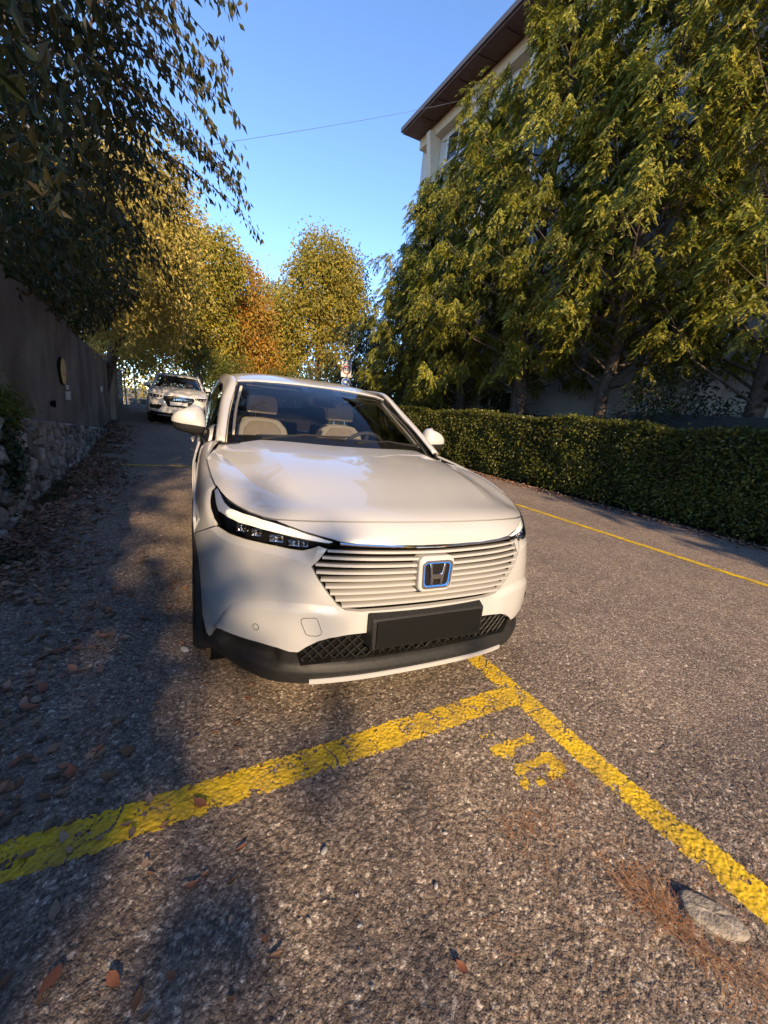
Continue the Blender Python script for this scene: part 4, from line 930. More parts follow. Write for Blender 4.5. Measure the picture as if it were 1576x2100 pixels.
def cabin(car, k, ws, dims):
    """greenhouse shared by the two cars. k = (kx,ky,kz,y0,z0) maps the drawing; """
    kx, ky, kz, y0, z0 = k
    def T(p): return (p[0]*kx, y0+p[1]*ky, z0+p[2]*kz)
    def TT(rows): return [[T(p) for p in r] for r in rows]
    def sym(r): return [(-x, y, z) for x, y, z in r[:0:-1]] + list(r)
    # windscreen: base follows the bonnet, top bows forward at the middle
    b = [(0, 1.085, 1.075), (.25, 1.10, 1.072), (.5, 1.165, 1.06), (.64, 1.235, 1.05), (.712, 1.292, 1.045)]
    m1 = [(0, 1.36, 1.232), (.25, 1.375, 1.228), (.5, 1.43, 1.21), (.62, 1.485, 1.192), (.685, 1.53, 1.176)]
    m2 = [(0, 1.64, 1.357), (.25, 1.655, 1.353), (.48, 1.70, 1.336), (.585, 1.74, 1.318), (.642, 1.775, 1.303)]
    t = [(0, 1.925, 1.455), (.25, 1.935, 1.452), (.44, 1.955, 1.443), (.54, 1.97, 1.434), (.597, 1.985, 1.426)]
    rows = [sym(b), sym(m1), sym(m2), sym(t)]
    glass = loftmesh('windscreen', TT(rows), M['screen'], car, 40, 24)
    # black printed border of the glass
    G = np.array(TT(rows)); G = np.stack([spline3(r, 60) for r in G]); G = np.stack([spline3(G[:, i], 60) for i in range(60)], 1)
    cen = G.mean((0, 1)); nrm = np.array([0, -.55, .83])
    I = np.arange(3600).reshape(60, 60); F = np.stack([I[:-1, :-1], I[:-1, 1:], I[1:, 1:], I[1:, :-1]], -1)
    kk = np.zeros((59, 59), bool); kk[:, :3] = 1; kk[:, -3:] = 1; kk[-3:, :] = 1; kk[:6, :] = 1; kk[-10:, 25:34] = 1
    npmesh('windscreen_border', (G-nrm*.004).reshape(-1, 3), F[kk].reshape(-1, 4), M['gloss'], glass, True)
    # wipers
    for x0, x1, yb in ((-.52, -.02, .0), (.05, .56, .0)):
        zz = lambda x: 1.088-.03*(abs(x)/.6)**2; yy = lambda x: 1.15+.11*(abs(x)/.6)**2
        MB().tube([T((x0, yy(x0)-.012, zz(x0)+.018)), T(((x0+x1)/2, yy((x0+x1)/2)+.03, zz((x0+x1)/2)+.045)), T((x1, yy(x1)+.0, zz(x1)+.042))], [.010*kx, .008, .006], 6).tube([T((x0-.03, yy(x0)+.03, zz(x0)+.035)), T((x1+.05, yy(x1)+.045, zz(x1)+.05))], .006, 5).build('wiper', M['plastic'], car, True)
    loftmesh('cowl_panel', TT([sym([(0, 1.13, 1.076), (.3, 1.145, 1.072), (.6, 1.205, 1.052), (.74, 1.27, 1.03)]), sym([(0, 1.20, 1.088), (.3, 1.215, 1.083), (.6, 1.275, 1.062), (.74, 1.325, 1.03)])]), M['plastic'], car, 30, 3)
    # roof
    r0 = [(0, 1.92, 1.461), (.25, 1.93, 1.458), (.44, 1.95, 1.448), (.55, 1.975, 1.436), (.60, 1.99, 1.428)]
    r1 = [(0, 2.25, 1.520), (.25, 2.25, 1.518), (.44, 2.25, 1.508), (.56, 2.26, 1.490), (.615, 2.265, 1.470)]
    r2 = [(0, 2.75, 1.545), (.25, 2.75, 1.543), (.44, 2.75, 1.532), (.56, 2.75, 1.512), (.615, 2.75, 1.492)]
    r3 = [(0, 3.3, 1.515), (.25, 3.3, 1.513), (.44, 3.3, 1.502), (.55, 3.3, 1.482), (.60, 3.3, 1.462)]
    r4 = [(0, 3.85, 1.42), (.25, 3.85, 1.418), (.42, 3.84, 1.405), (.52, 3.83, 1.385), (.57, 3.82, 1.365)]
    roof = loftmesh('roof', TT([sym(r) for r in (r0, r1, r2, r3, r4)]), PAINT[0], car, 36, 40, .03)
    loftmesh('headliner', [[(p[0]*.96, p[1]+.03, p[2]-.055) for p in r] for r in TT([sym(r) for r in (r0, r1, r2, r3, r4)])], M['liner'], car, 12, 14)
    for sd in (-1, 1):
        S = lambda r: [T((sd*x, y, z)) for x, y, z in r]
        # windscreen pillar running into the roof side rail
        inn = [(.722, 1.287, 1.050), (.690, 1.53, 1.184), (.648, 1.775, 1.312), (.605, 1.985, 1.434), (.625, 2.25, 1.474), (.625, 2.75, 1.496), (.61, 3.3, 1.466), (.58, 3.8, 1.372)]
        mid = [(.747, 1.296, 1.058), (.716, 1.54, 1.193), (.682, 1.79, 1.318), (.640, 2.005, 1.438), (.655, 2.26, 1.476), (.655, 2.75, 1.497), (.64, 3.3, 1.467), (.61, 3.8, 1.375)]
        out = [(.768, 1.31, 1.050), (.740, 1.565, 1.183), (.708, 1.815, 1.308), (.672, 2.04, 1.408), (.686, 2.28, 1.446), (.69, 2.75, 1.464), (.675, 3.3, 1.434), (.645, 3.8, 1.342)]
        low = [(.778, 1.335, 1.030), (.751, 1.60, 1.160), (.721, 1.85, 1.282), (.694, 2.07, 1.385), (.706, 2.30, 1.412), (.712, 2.75, 1.428), (.70, 3.3, 1.40), (.67, 3.8, 1.31)]
        loftmesh('pillar', [S(inn), S(mid), S(out), S(low)], PAINT[0], car, 60, 14, .02)
        inl = [(a*.955, b_+.03, c_-.035) for a, b_, c_ in mid[:6]]; inl2 = [(a*.955-.03, b_+.05, c_-.03) for a, b_, c_ in low[:6]]; in0 = [(a*.95-.015, b_+.03, c_-.02) for a, b_, c_ in inn[:6]]
        loftmesh('pillar_trim', [S(in0), S(inl), S(inl2)], M['liner'], car, 30, 6)
        # side glass, dark
        gl_b = [(.822, 1.40, 1.015), (.838, 1.8, 1.025), (.845, 2.3, 1.04), (.845, 2.9, 1.06), (.83, 3.5, 1.09)]
        gl_t = [(.792, 1.365, 1.04), (.742, 1.79, 1.25), (.712, 2.3, 1.41), (.712, 2.9, 1.425), (.695, 3.5, 1.37)]
        loftmesh('side_window', [S(gl_b), S([((a[0]+c[0])/2+.012, (a[1]+c[1])/2, (a[2]+c[2])/2) for a, c in zip(gl_b, gl_t)]), S(gl_t)], M['sideglass'], car, 30, 8)
        for yy, ww in ((2.36, .06), (3.32, .05)):
            z1 = 1.425 if yy < 3 else 1.395
            MB().hexa([T((sd*.843, yy, 1.03)), T((sd*.843, yy+ww, 1.03)), T((sd*.82, yy+ww, 1.03)), T((sd*.82, yy, 1.03)), T((sd*.718, yy, z1)), T((sd*.718, yy+ww, z1)), T((sd*.70, yy+ww, z1)), T((sd*.70, yy, z1))]).build('door_pillar', M['gloss'], car)
        MB().tube(S([(.83, 1.36, 1.022), (.848, 1.8, 1.022), (.855, 2.3, 1.036), (.855, 2.9, 1.056), (.84, 3.5, 1.086)]), .009, 6).build('window_strip', M['plastic'], car, True)
    # tail
    tl = [sym([(0, 3.83, 1.425), (.4, 3.82, 1.41), (.58, 3.80, 1.37)]), sym([(0, 4.10, 1.20), (.45, 4.07, 1.18), (.72, 3.98, 1.12)]), sym([(0, 4.22, .98), (.55, 4.18, .97), (.82, 4.02, .95)])]
    loftmesh('rear_window', TT(tl), M['sideglass'], car, 16, 10)
    loftmesh('tailgate', TT([tl[2], sym([(0, 4.30, .80), (.6, 4.27, .80), (.865, 4.05, .80)]), sym([(0, 4.33, .5), (.6, 4.29, .5), (.87, 4.03, .5)]), sym([(0, 4.25, .28), (.55, 4.2, .28), (.82, 3.99, .28)])]), PAINT[0], car, 24, 16, .02)
    # inside
    fl = MB().box(T((-.80, 1.45, .30)), T((.80, 4.0, .36))); fl.build('floor_pan', M['carpet'], car)
    MB().box(T((-.78, 1.30, .40)), T((.78, 1.34, .98))).build('bulkhead', M['carpet'], car)
    d = [sym([(0, 1.16, 1.03), (.35, 1.19, 1.025), (.74, 1.32, 1.0)]), sym([(0, 1.45, 1.015), (.35, 1.47, 1.015), (.76, 1.50, 1.0)]), sym([(0, 1.66, 1.0), (.35, 1.68, 1.0), (.77, 1.66, .985)]), sym([(0, 1.70, .90), (.35, 1.72, .90), (.77, 1.70, .89)]), sym([(0, 1.70, .60), (.35, 1.72, .60), (.77, 1.70, .60)])]
    loftmesh('dashboard', TT(d), M['dark'], car, 24, 20)
    MB().box(T((-.11, 1.655, 1.0)), T((.11, 1.672, 1.075))).build('infotainment_screen', M['gloss'], car, False, .006)
    # steering wheel, driver sits at the +x side
    c = Vector(T((.345, 1.76, .985))); axv = Vector((0, .88, .47)).normalized(); u = Vector((1, 0, 0)); v = axv.cross(u)
    ring = [c+(u*math.cos(2*math.pi*i/32)+v*math.sin(2*math.pi*i/32))*.182*kx for i in range(33)]
    sw = MB().tube(ring, .0155, 8, False); 
    for a in (0, math.pi, -math.pi/2): sw.tube([c-axv*.02, c+(u*math.cos(a)+v*math.sin(a))*.18], [.03, .014], 6)
    ellipsoid(sw, c-axv*.02, (.07, .035, .06), 12, 8); sw.build('steering_wheel', M['dark'], car, True)
    for x in (-.36, .34): seat(car, x*kx, T((0, 2.16, 0))[1], T((0, 0, .60))[2])
    MB().box(T((-.62, 3.02, .42)), T((.62, 3.10, .98))).box(T((-.62, 2.62, .36)), T((.62, 3.05, .50))).build('rear_bench', M['dark'], car, False, .04, 3)
    for x in (-.36, 0, .36): MB().box(T((x-.11, 3.06, .99)), T((x+.11, 3.14, 1.12))).build('rear_headrest', M['dark'], car, False, .03, 3)
    MB().box(T((-.10, 1.95, .5)), T((.10, 2.7, .72))).build('centre_console', M['dark'], car, False, .03)
    # camera housing and mirror behind the glass
    MB().hexa([T((-.08, 1.70, 1.352)), T((.08, 1.70, 1.352)), T((.10, 1.90, 1.43)), T((-.10, 1.90, 1.43)), T((-.075, 1.68, 1.368)), T((.075, 1.68, 1.368)), T((.10, 1.90, 1.446)), T((-.10, 1.90, 1.446))]).build('camera_housing', M['dark'], car, False, .006)
    mm = MB(); ellipsoid(mm, T((0, 1.80, 1.335)), (.115, .018, .034), 16, 8, .6); mm.tube([T((0, 1.80, 1.35)), T((0, 1.84, 1.42))], .012, 6); mm.build('rear_view_mirror', M['dark'], car, True)
    for x in (-.34, .34): MB().hexa([T((x-.2, 1.95, 1.405)), T((x+.2, 1.95, 1.405)), T((x+.2, 2.13, 1.448)), T((x-.2, 2.13, 1.448)), T((x-.2, 1.95, 1.418)), T((x+.2, 1.95, 1.418)), T((x+.2, 2.13, 1.461)), T((x-.2, 2.13, 1.461))]).build('sun_visor', M['liner'], car, False, .004)

def flank(car, k, wheels):
    """doors, sills, wheel arches of both sides; x from a smooth side section"""
    kx, ky, kz, y0, z0, rw = k
    def sx(y, z):   # half width
        zz = np.interp(z, [.15, .28, .45, .62, .78, .90, .99, 1.06], [.835, .868, .885, .878, .888, .886, .866, .838])
        return zz - .10*np.clip((y-3.55)/.75, 0, 1)**2 - .03*np.clip((1.0-y)/.6, 0, 1)**2*0
    def arch(P, c, r): return np.hypot(P[:, 0]-c[0], P[:, 1]-c[1]) > r
    for sd in (-1, 1):
        def fn(u, v): return np.stack([sd*sx(u, v)*kx, y0+u*ky, z0+v*kz], 1)
        zt = lambda y: np.interp(y, [.55, .72, 1.1, 1.36, 1.37, 4.1], [.76, .79, .86, .91, 1.02, 1.09])
        for nm, a, b, part in (('front_wing', .60, 1.355, 0), ('door', 1.365, 2.385, 1), ('door', 2.395, 3.34, 1), ('rear_wing', 3.35, 4.15, 0)):
            lo = .36 if part else .30
            wc = (wheels[0], wheels[2]) if nm == 'front_wing' else (wheels[1], wheels[2])
            kp = None if part and nm == 'door' and a < 2 else (lambda P, wc=wc: arch(P, wc, rw+.115))
            def fn2(u, v, lo=lo): return fn(u, lo+(v)*(zt(u)-lo))
            U, Vv = np.meshgrid(np.linspace(a, b, 50), np.linspace(0, 1, 40)); P = fn2(U.ravel(), Vv.ravel()); I = np.arange(2000).reshape(40, 50)
            F = np.stack([I[:-1, :-1], I[:-1, 1:], I[1:, 1:], I[1:, :-1]], -1).reshape(-1, 4)
            if kp: 
                c = np.stack([U.ravel(), (lo+Vv*(zt(U)-lo)).ravel()], 1)[F].mean(1); F = F[kp(c)]
            if nm == 'front_wing': P[:, 0] -= sd*.006*kx
            o = npmesh(nm, P, F, PAINT[0], car, True); md = o.modifiers.new('t', 'SOLIDIFY'); md.thickness = .012; md.offset = -1 if sd < 0 else 1
            if nm == 'door': 
                h = MB().tube([fn(np.array([b-.28]), np.array([.86]))[0]+np.array([sd*.012, 0, 0]), fn(np.array([b-.18]), np.array([.865]))[0]+np.array([sd*.028, 0, 0]), fn(np.array([b-.08]), np.array([.87]))[0]+np.array([sd*.012, 0, 0])], .012, 6).build('door_handle', PAINT[0], o, True)
        # sill and arch cladding
        mb = MB()
        ysil = np.linspace(1.30, 3.05, 12)
        mb.add(list(fn(ysil, np.full(12, .37))+[sd*.006, 0, 0])+list(fn(ysil, np.full(12, .20))+[sd*.0, 0, 0]), [(i, i+1, 12+i+1, 12+i) for i in range(11)]); mb.build('sill_trim', M['plastic'], car, True)
        for wy in wheels[:2]:
            cl = MB(); n = 26; V = []
            for i in range(n):
                a = R(-12)+R(204)*i/(n-1); 
                for rr, dxx in ((rw+.045, -.03), (rw+.048, .012), (rw+.11, .010), (rw+.125, -.012)):
                    yy = wy+rr*math.cos(a); zz_ = wheels[2]+rr*math.sin(a); xx = float(sx(np.array([yy]), np.array([max(zz_, .2)]))[0]) if yy > .75 else float(np.interp(yy, [.4, .5, .62, .75], [.868, .878, .885, .888]))
                    V.append((sd*(xx+dxx)*kx, y0+yy*ky, z0+zz_*kz))
            cl.add(V, [(i*4+j, i*4+j+1, (i+1)*4+j+1, (i+1)*4+j) for i in range(n-1) for j in range(3)]); cl.build('arch_trim', M['plastic'], car, True)
            MB().lathe([(rw+.06, -.25), (rw+.06, .06)], T3((sd*.76*kx, y0+wy*ky, z0+wheels[2]*kz)), (sd, 0, 0), (0, 0, 1), 32).build('wheel_housing', M['gap'], car, True)
def T3(p): return tuple(p)

def wing_mirror(car, sd, c, k=1.0):
    root = bpy.data.objects.new('wing_mirror', None); COL.objects.link(root); root.parent = car; root.location = c
    # shell: blunt ahead, tapering outward; upper cap painted, base black
    def shell(z0, z1, grow):
        mb = MB(); n, mth = 24, 14; V = []
        for i in range(mth+1):
            a = z0+(z1-z0)*i/mth
            h = math.sqrt(max(0, 1-a*a))
            for q in range(n):
                b = 2*math.pi*q/n; cx, cy = math.cos(b), math.sin(b)
                x = .100*math.copysign(abs(cx)**.66, cx)*h**.45; y = .075*math.copysign(abs(cy)**.8, cy)*h**.55
                x = x*(1-.10*a); z = .085*a*(1+.0*cx) + (-.016*cx*sd*a if a > 0 else .012*cx*sd)
                if cx*sd > 0 and a > 0: z *= 1-.16*cx*sd
                V.append((x*(1+grow), y*(1+grow), z))
        F = [(i*n+q, i*n+(q+1) % n, (i+1)*n+(q+1) % n, (i+1)*n+q) for i in range(mth) for q in range(n)] + [tuple(range(n-1, -1, -1)), tuple(mth*n+q for q in range(n))]
        return mb.add([tuple(np.array(v)*k) for v in V], F)
    shell(-.28, .999, .0).build('mirror_cap', PAINT[0], root, True)
    shell(-.999, -.30, -.03).build('mirror_base', M['plastic'], root, True)
    MB().tube([(-sd*.05*k, .01, -.055*k), (-sd*.13*k, .0, -.085*k), (-sd*.19*k, -.03, -.11*k)], [.026*k, .024*k, .03*k], 8).build('mirror_arm', M['plastic'], root, True)

# ---------- nearest car
car = empty('parked_car', (0, .87, 0), 'white crossover car with a black blanked number plate, parked nearest over the yellow lines', 'car')
ORG = Matrix.Translation((0, -.87, 0))
def own(root):
    for o in root.children:
        o.matrix_parent_inverse = ORG.copy()
SK = Skin()
RIDGE_IN = np.array([(.530, -.05), (.528, .17), (.515, .48), (.496, .764), (.472, .947), (.456, 1.063)])
RIDGE_OUT = np.array([(.80, -.05), (.775, .15), (.728, .349), (.657, .742), (.566, .936), (.491, 1.035), (.456, 1.063)])
def hood_disp(s, t, p):
    a = np.abs(s); si = np.interp(t, RIDGE_IN[:, 1], RIDGE_IN[:, 0]); so_ = np.interp(t, RIDGE_OUT[:, 1], RIDGE_OUT[:, 0])
    dep = .030*smooth01((1.063-t)/.5)
    f = np.clip((a-si)/np.maximum(so_-si, 1e-3), 0, 1)
    fall = np.clip((.86-a)/np.maximum(.86-so_, 1e-3), 0, 1)
    return np.where(a < si, .004*smooth01((si-a)/.1)*0, np.where(a < so_, -dep*f, -dep*fall))
HOODSIDE = [(.812, .757), (.824, .624), (.832, .413), (.834, .293), (.795, .11), (.760, .0)]
LUP = [(.809, .783), (.797, .857), (.780, .937), (.755, 1.010), (.718, 1.096), (.676, 1.138), (.634, 1.163), (.588, 1.185), (.538, 1.207), (.490, 1.223), (.437, 1.240), (.407, 1.249)]
LLO = [(.429, 1.264), (.460, 1.266), (.487, 1.249), (.515, 1.259), (.552, 1.270), (.598, 1.262), (.650, 1.249), (.704, 1.240), (.758, 1.232), (.804, 1.218), (.836, 1.193), (.851, 1.130), (.849, 1.017), (.841, .911), (.827, .814)]
HLINE = [(.632, 1.150), (.571, 1.155), (.500, 1.159), (.409, 1.162), (.315, 1.166), (.167, 1.170), (.0, 1.170)]
hood_half = [(0, .0)] + [(.76*i/6, .0) for i in range(1, 6)] + HOODSIDE[::-1] + [(a-.004, b-.006) for a, b in LUP[:6]] + [(a, b-.004) for a, b in HLINE]
hood = panel(SK, 'bonnet', mirror_poly(hood_half)[:-1], M['paint'], car, .015, disp=hood_disp, lines=[RIDGE_IN, RIDGE_OUT, RIDGE_IN*[-1, 1], RIDGE_OUT*[-1, 1]])
nose_half = [(a-.004, b+.004) for a, b in HLINE[::-1]] + [(.622, 1.160), (.588, 1.178), (.538, 1.200), (.490, 1.216), (.437, 1.233), (.404, 1.246), (.329, 1.259), (.214, 1.271), (.081, 1.277), (0, 1.277)]
panel(SK, 'nose_panel', mirror_poly(nose_half), M['paint'], car, .014)
LEDGE = np.array([(.487, 1.253), (.515, 1.341), (.567, 1.318), (.651, 1.297), (.736, 1.280), (.795, 1.268), (.839, 1.246), (.875, 1.206), (.874, 1.057), (.860, .893), (.836, .791)])
CREASE = np.array([(.870, 1.80), (.859, 1.768), (.844, 1.687), (.822, 1.610), (.795, 1.551), (.753, 1.519), (.652, 1.493), (.505, 1.501), (.387, 1.523), (.30, 1.552), (0, 1.56)])
LHP = np.array(LUP+LLO)
def bump_disp(s, t, p):
    a = np.abs(s); Q = np.stack([a, t], 1)*[.9, 1]
    dl = distpoly(Q, LHP*[.9, 1]); led = inpoly(np.stack([a, t], 1), np.concatenate([LEDGE, LHP[::-1][:0], np.array([(.82, .78), (.60, 1.0), (.45, 1.2)])]))
    dcr = distpoly(Q, LEDGE*[.9, 1], False)
    h = np.where(led, -.020*dcr/np.maximum(dl+dcr, 1e-4), 0.0)
    ct = np.interp(a, CREASE[::-1, 0], CREASE[::-1, 1])
    h = h + .013*smooth01((t-ct)/.035)*smooth01((a-.32)/.12)*smooth01((.885-a)/.03)
    return h
LW = [(.871, 1.793), (.859, 1.742), (.843, 1.708), (.817, 1.699), (.760, 1.695), (.687, 1.694), (.617, 1.703), (.573, 1.716), (.540, 1.716), (.512, 1.690), (.468, 1.662), (.423, 1.649), (.375, 1.647), (.292, 1.645), (.12, 1.641), (0, 1.640)]
GR = [(.457, 1.270), (.487, 1.316), (.515, 1.343), (.489, 1.392), (.446, 1.457), (.404, 1.510), (.370, 1.535), (.305, 1.546), (.182, 1.549), (0, 1.550)]
bump_left = [(.462, 1.272), (.490, 1.258), (.515, 1.268), (.552, 1.278), (.598, 1.270), (.650, 1.257), (.704, 1.248), (.758, 1.240), (.806, 1.226), (.840, 1.202), (.857, 1.192), (.927, 1.238), (.998, 1.285), (1.0, 1.40), (.985, 1.50), (.955, 1.60), (.92, 1.69), (.901, 1.732), (.885, 1.785)] + LW
bp = [(-a, b) for a, b in bump_left] + [(a, b) for a, b in bump_left[::-1][1:]] + [(a, b) for a, b in GR] + [(-a, b) for a, b in GR[::-1][1:]]
panel(SK, 'front_bumper', bp, M['paint'], car, .014, disp=bump_disp, lines=[LEDGE, LEDGE*[-1, 1], CREASE[1:-2], CREASE[1:-2]*[-1, 1]], flange=.02)
for sd in (-1, 1):
    F_ = [(.818, .765)] + [(a+.006, b) for a, b in HOODSIDE] + [(.85, 0), (.93, 0), (1, 0), (1, .4), (1, .8), (1, 1.1), (.998, 1.278), (.927, 1.231), (.859, 1.185), (.857, 1.130), (.855, 1.017), (.847, .911), (.833, .814)]
    def wing_disp(s, t, p):
        a = np.abs(s); Q = np.stack([a, t], 1)*[.9, 1]; dl = distpoly(Q, LHP*[.9, 1]); dcr = distpoly(Q, LEDGE*[.9, 1], False)
        led = (a < np.interp(t, [.78, .893, 1.057, 1.206], [.834, .860, .874, .875])) & (t > .8)
        return np.where(led, -.012*dcr/np.maximum(dl+dcr, 1e-4), 0)
    panel(SK, 'front_wing', [(sd*a, b) for a, b in F_], M['paint'], car, .014, disp=wing_disp)
    # headlamp: bucket, light guide, lamp units, clear lens
    hp = [(sd*a, b) for a, b in LUP+LLO]
    hl = bpy.data.objects.new('headlight', None); COL.objects.link(hl); hl.parent = car
    panel(SK, 'lamp_bucket', hp, M['gloss'], hl, .02, off=-.045, flange=-.040)
    BT = [(.807, .796), (.799, .878), (.793, .965), (.778, 1.040), (.742, 1.098), (.682, 1.146), (.607, 1.179), (.537, 1.205), (.485, 1.225), (.434, 1.244)]
    BB = [(.821, .822), (.822, .884), (.824, .950), (.827, 1.059), (.803, 1.128), (.767, 1.165), (.691, 1.192), (.612, 1.211), (.533, 1.230), (.450, 1.249)]
    panel(SK, 'light_guide', [(sd*a, b) for a, b in BT+BB[::-1]], M['drl'], hl, .01, off=-.008, flange=.03, disp=lambda s, t, p: .0)
    panel(SK, 'lens', [(sd*a, b) for a, b in hp2] if False else hp, M['lens'], hl, .02, off=-.002, flange=.004)
    for i, (ss, tt, wd, ht) in enumerate(((.775, 1.185, .030, .030), (.725, 1.203, .030, .028), (.655, 1.222, .042, .026), (.588, 1.238, .036, .022), (.548, 1.245, .020, .018))):
        p, nn = SK.frame(np.array([sd*ss]), np.array([tt])); p = Vector(p[0]); n = Vector(nn[0]); f = Vector((0, -1, -.02)).normalized()
        q = p-n*.03; mb = MB(); u = Vector((1, sd*.35, 0)).normalized(); w_ = Vector((0, 0, 1))
        o4 = [q+u*a*wd+w_*b*ht for a, b in ((-.6, -.5), (.6, -.5), (.6, .5), (-.6, .5))]; i4 = [q+u*a*wd*.55+w_*b*ht*.5-f*.02 for a, b in ((-.6, -.5), (.6, -.5), (.6, .5), (-.6, .5))]
        mb.add(o4+i4, [(0, 1, 5, 4), (1, 2, 6, 5), (2, 3, 7, 6), (3, 0, 4, 7), (4, 5, 6, 7)])
        mb.tube([o4[0]+f*.004, o4[1]+f*.004, o4[2]+f*.002], .0022, 5); mb.build('lamp_unit', M['reflector'], hl)
        lb = MB(); ellipsoid(lb, q-f*.012, (wd*.26, wd*.3, ht*.36), 12, 8); lb.build('projector', M['chrome'], hl, True)
# radiator grille
gr = bpy.data.objects.new('grille', None); COL.objects.link(gr); gr.parent = car
panel(SK, 'grille_backing', mirror_poly([(0, 1.262)]+[(a*1.02, b) for a, b in [(.40, 1.25)]+GR])[:-1], M['gap'], gr, .03, off=-.05, flange=-.04)
gside = lambda t: np.interp(t, [1.25, 1.270, 1.316, 1.343, 1.392, 1.457, 1.510, 1.535, 1.546], [.43, .455, .487, .514, .487, .444, .402, .368, .31])
for i in range(9):
    tc = 1.3085+.0267*i; cv = .027*(1-i/10)
    tf = lambda S, tc=tc, cv=cv: tc-cv*(np.abs(S)/.45)**2
    e = .45
    for _ in range(8): e = float(gside(tf(np.array([e]))[0]))
    e -= .006
    skin_strip(MB(), SK, -e, e, tf, [(-.001, -.040), (-.0062, -.007), (-.0048, .0005), (.0052, -.0005), (.0066, -.006), (.006, -.040)], 60).build('grille_slat', M['paint'], gr, True)
ch = skin_strip(MB(), SK, -.408, .408, lambda S: 1.2835-.030*(np.abs(S)/.41)**2, [(-.006, -.012), (-.004, .004), (.001, .006), (.006, .003), (.008, -.012)], 50).build('grille_chrome_bar', M['chrome'], gr, True)
# badge: white plinth, chrome ring, blue ring, dark field, chrome letter H
bd = bpy.data.objects.new('badge', None); COL.objects.link(bd); bd.parent = car; bd.location = (-.012, -.030, .706)
bd.rotation_euler = (R(-3), 0, 0)
def rrect(w, h, r, top=1.0, n=6):
    P = []
    for cx, cy, a0 in ((w-r, h-r, 0), (-(w-r), h-r, 90), (-(w-r), -(h-r), 180), (w-r, -(h-r), 270)):
        for i in range(n+1):
            a = R(a0+90*i/n); P.append((cx+r*math.cos(a), cy+r*math.sin(a)))
    return [(x*(1+(top-1)*(y/h)), y) for x, y in P]
def slab2(name, P, y0, y1, m, parent, hole=None, bev=.002):
    mb = MB()
    if hole:
        n = len(P); V = [(x, y0, z) for x, z in P]+[(x, y0, z) for x, z in hole]+[(x, y1, z) for x, z in P]+[(x, y1, z) for x, z in hole]
        F = []
        for i in range(n):
            j = (i+1) % n; F += [(i, n+i, n+j, j), (2*n+i, 2*n+j, 3*n+j, 3*n+i), (i, j, 2*n+j, 2*n+i), (n+j, n+i, 3*n+i, 3*n+j)]
        mb.add(V, F)
    else: mb.prism(P, lambda p: (p[0], y0, p[1]), lambda p: (p[0], y1, p[1]))
    return mb.build(name, m, parent, True, bev, 2)
slab2('badge_plinth', rrect(.080, .075, .030, 1.04), -.010, .05, M['paint'], bd, None, .006)
slab2('badge_ring', rrect(.0690, .0590, .022, 1.05), -.0185, -.008, M['chrome'], bd, rrect(.0605, .0505, .018, 1.05), .0015)
slab2('badge_blue_ring', rrect(.0605, .0505, .018, 1.05), -.0145, -.009, M['blue'], bd, rrect(.0555, .0455, .015, 1.05), .0006)
slab2('badge_field', rrect(.0555, .0455, .015, 1.05), -.0125, -.009, M['gloss'], bd, None, 0)
Hl = [(-.040, .0465), (-.0265, .0465), (-.0185, .004), (.0185, .004), (.0265, .0465), (.040, .0465), (.0265, -.0465), (.0165, -.0465), (.0150, -.018), (-.0150, -.018), (-.0165, -.0465), (-.0265, -.0465)]
slab2('badge_letter', Hl, -.0195, -.011, M['dchrome'], bd, None, .003)
# lower black trim, mesh intake, silver lip, plate holder
INT = [(.540, 1.722), (.512, 1.697), (.468, 1.669), (.423, 1.656), (.375, 1.654), (.20, 1.650), (0, 1.648)]
INB = [(0, 1.770), (.148, 1.769), (.275, 1.770), (.40, 1.776), (.520, 1.789)]
clad = [(.548, 1.724), (.573, 1.723), (.617, 1.710), (.687, 1.701), (.760, 1.702), (.817, 1.706), (.840, 1.716), (.853, 1.748), (.866, 1.800), (.888, 1.800), (.908, 1.742), (.935, 1.70), (.925, 1.79), (.875, 1.85)]
cpoly = [(-a, b) for a, b in clad] + [(-.75, 1.872), (-.55, 1.862), (-.3, 1.852), (0, 1.850), (.3, 1.852), (.55, 1.862), (.75, 1.872)] + [(a, b) for a, b in clad[::-1]] + [(.527, 1.79)] + [(a, b) for a, b in INB[::-1][1:]] + [(-a, b) for a, b in INB[1:-1]] + [(-.527, 1.79)]
def clad_disp(s, t, p):
    a = np.abs(s); lip = .020*smooth01((t-1.785)/.02)*smooth01((.80-a)/.2)
    pocket = -.035*smooth01((a-.60)/.05)*smooth01((.845-a)/.03)*smooth01((t-1.715)/.02)*smooth01((1.80-t)/.02)
    return lip+pocket
panel(SK, 'lower_bumper', cpoly, M['plastic'], car, .014, disp=clad_disp, flange=.02)
mg = bpy.data.objects.new('air_intake', None); COL.objects.link(mg); mg.parent = car
ipoly = mirror_poly([(a, b) for a, b in INT[::-1]]+[(.535, 1.765)]+INB[::-1][:-1]+[(0, 1.77)])
panel(SK, 'intake_backing', ipoly, M['gap'], mg, .03, off=-.045, flange=-.04)
mesh = MB()
ip = np.array(ipoly); pw, ph = .046, .024
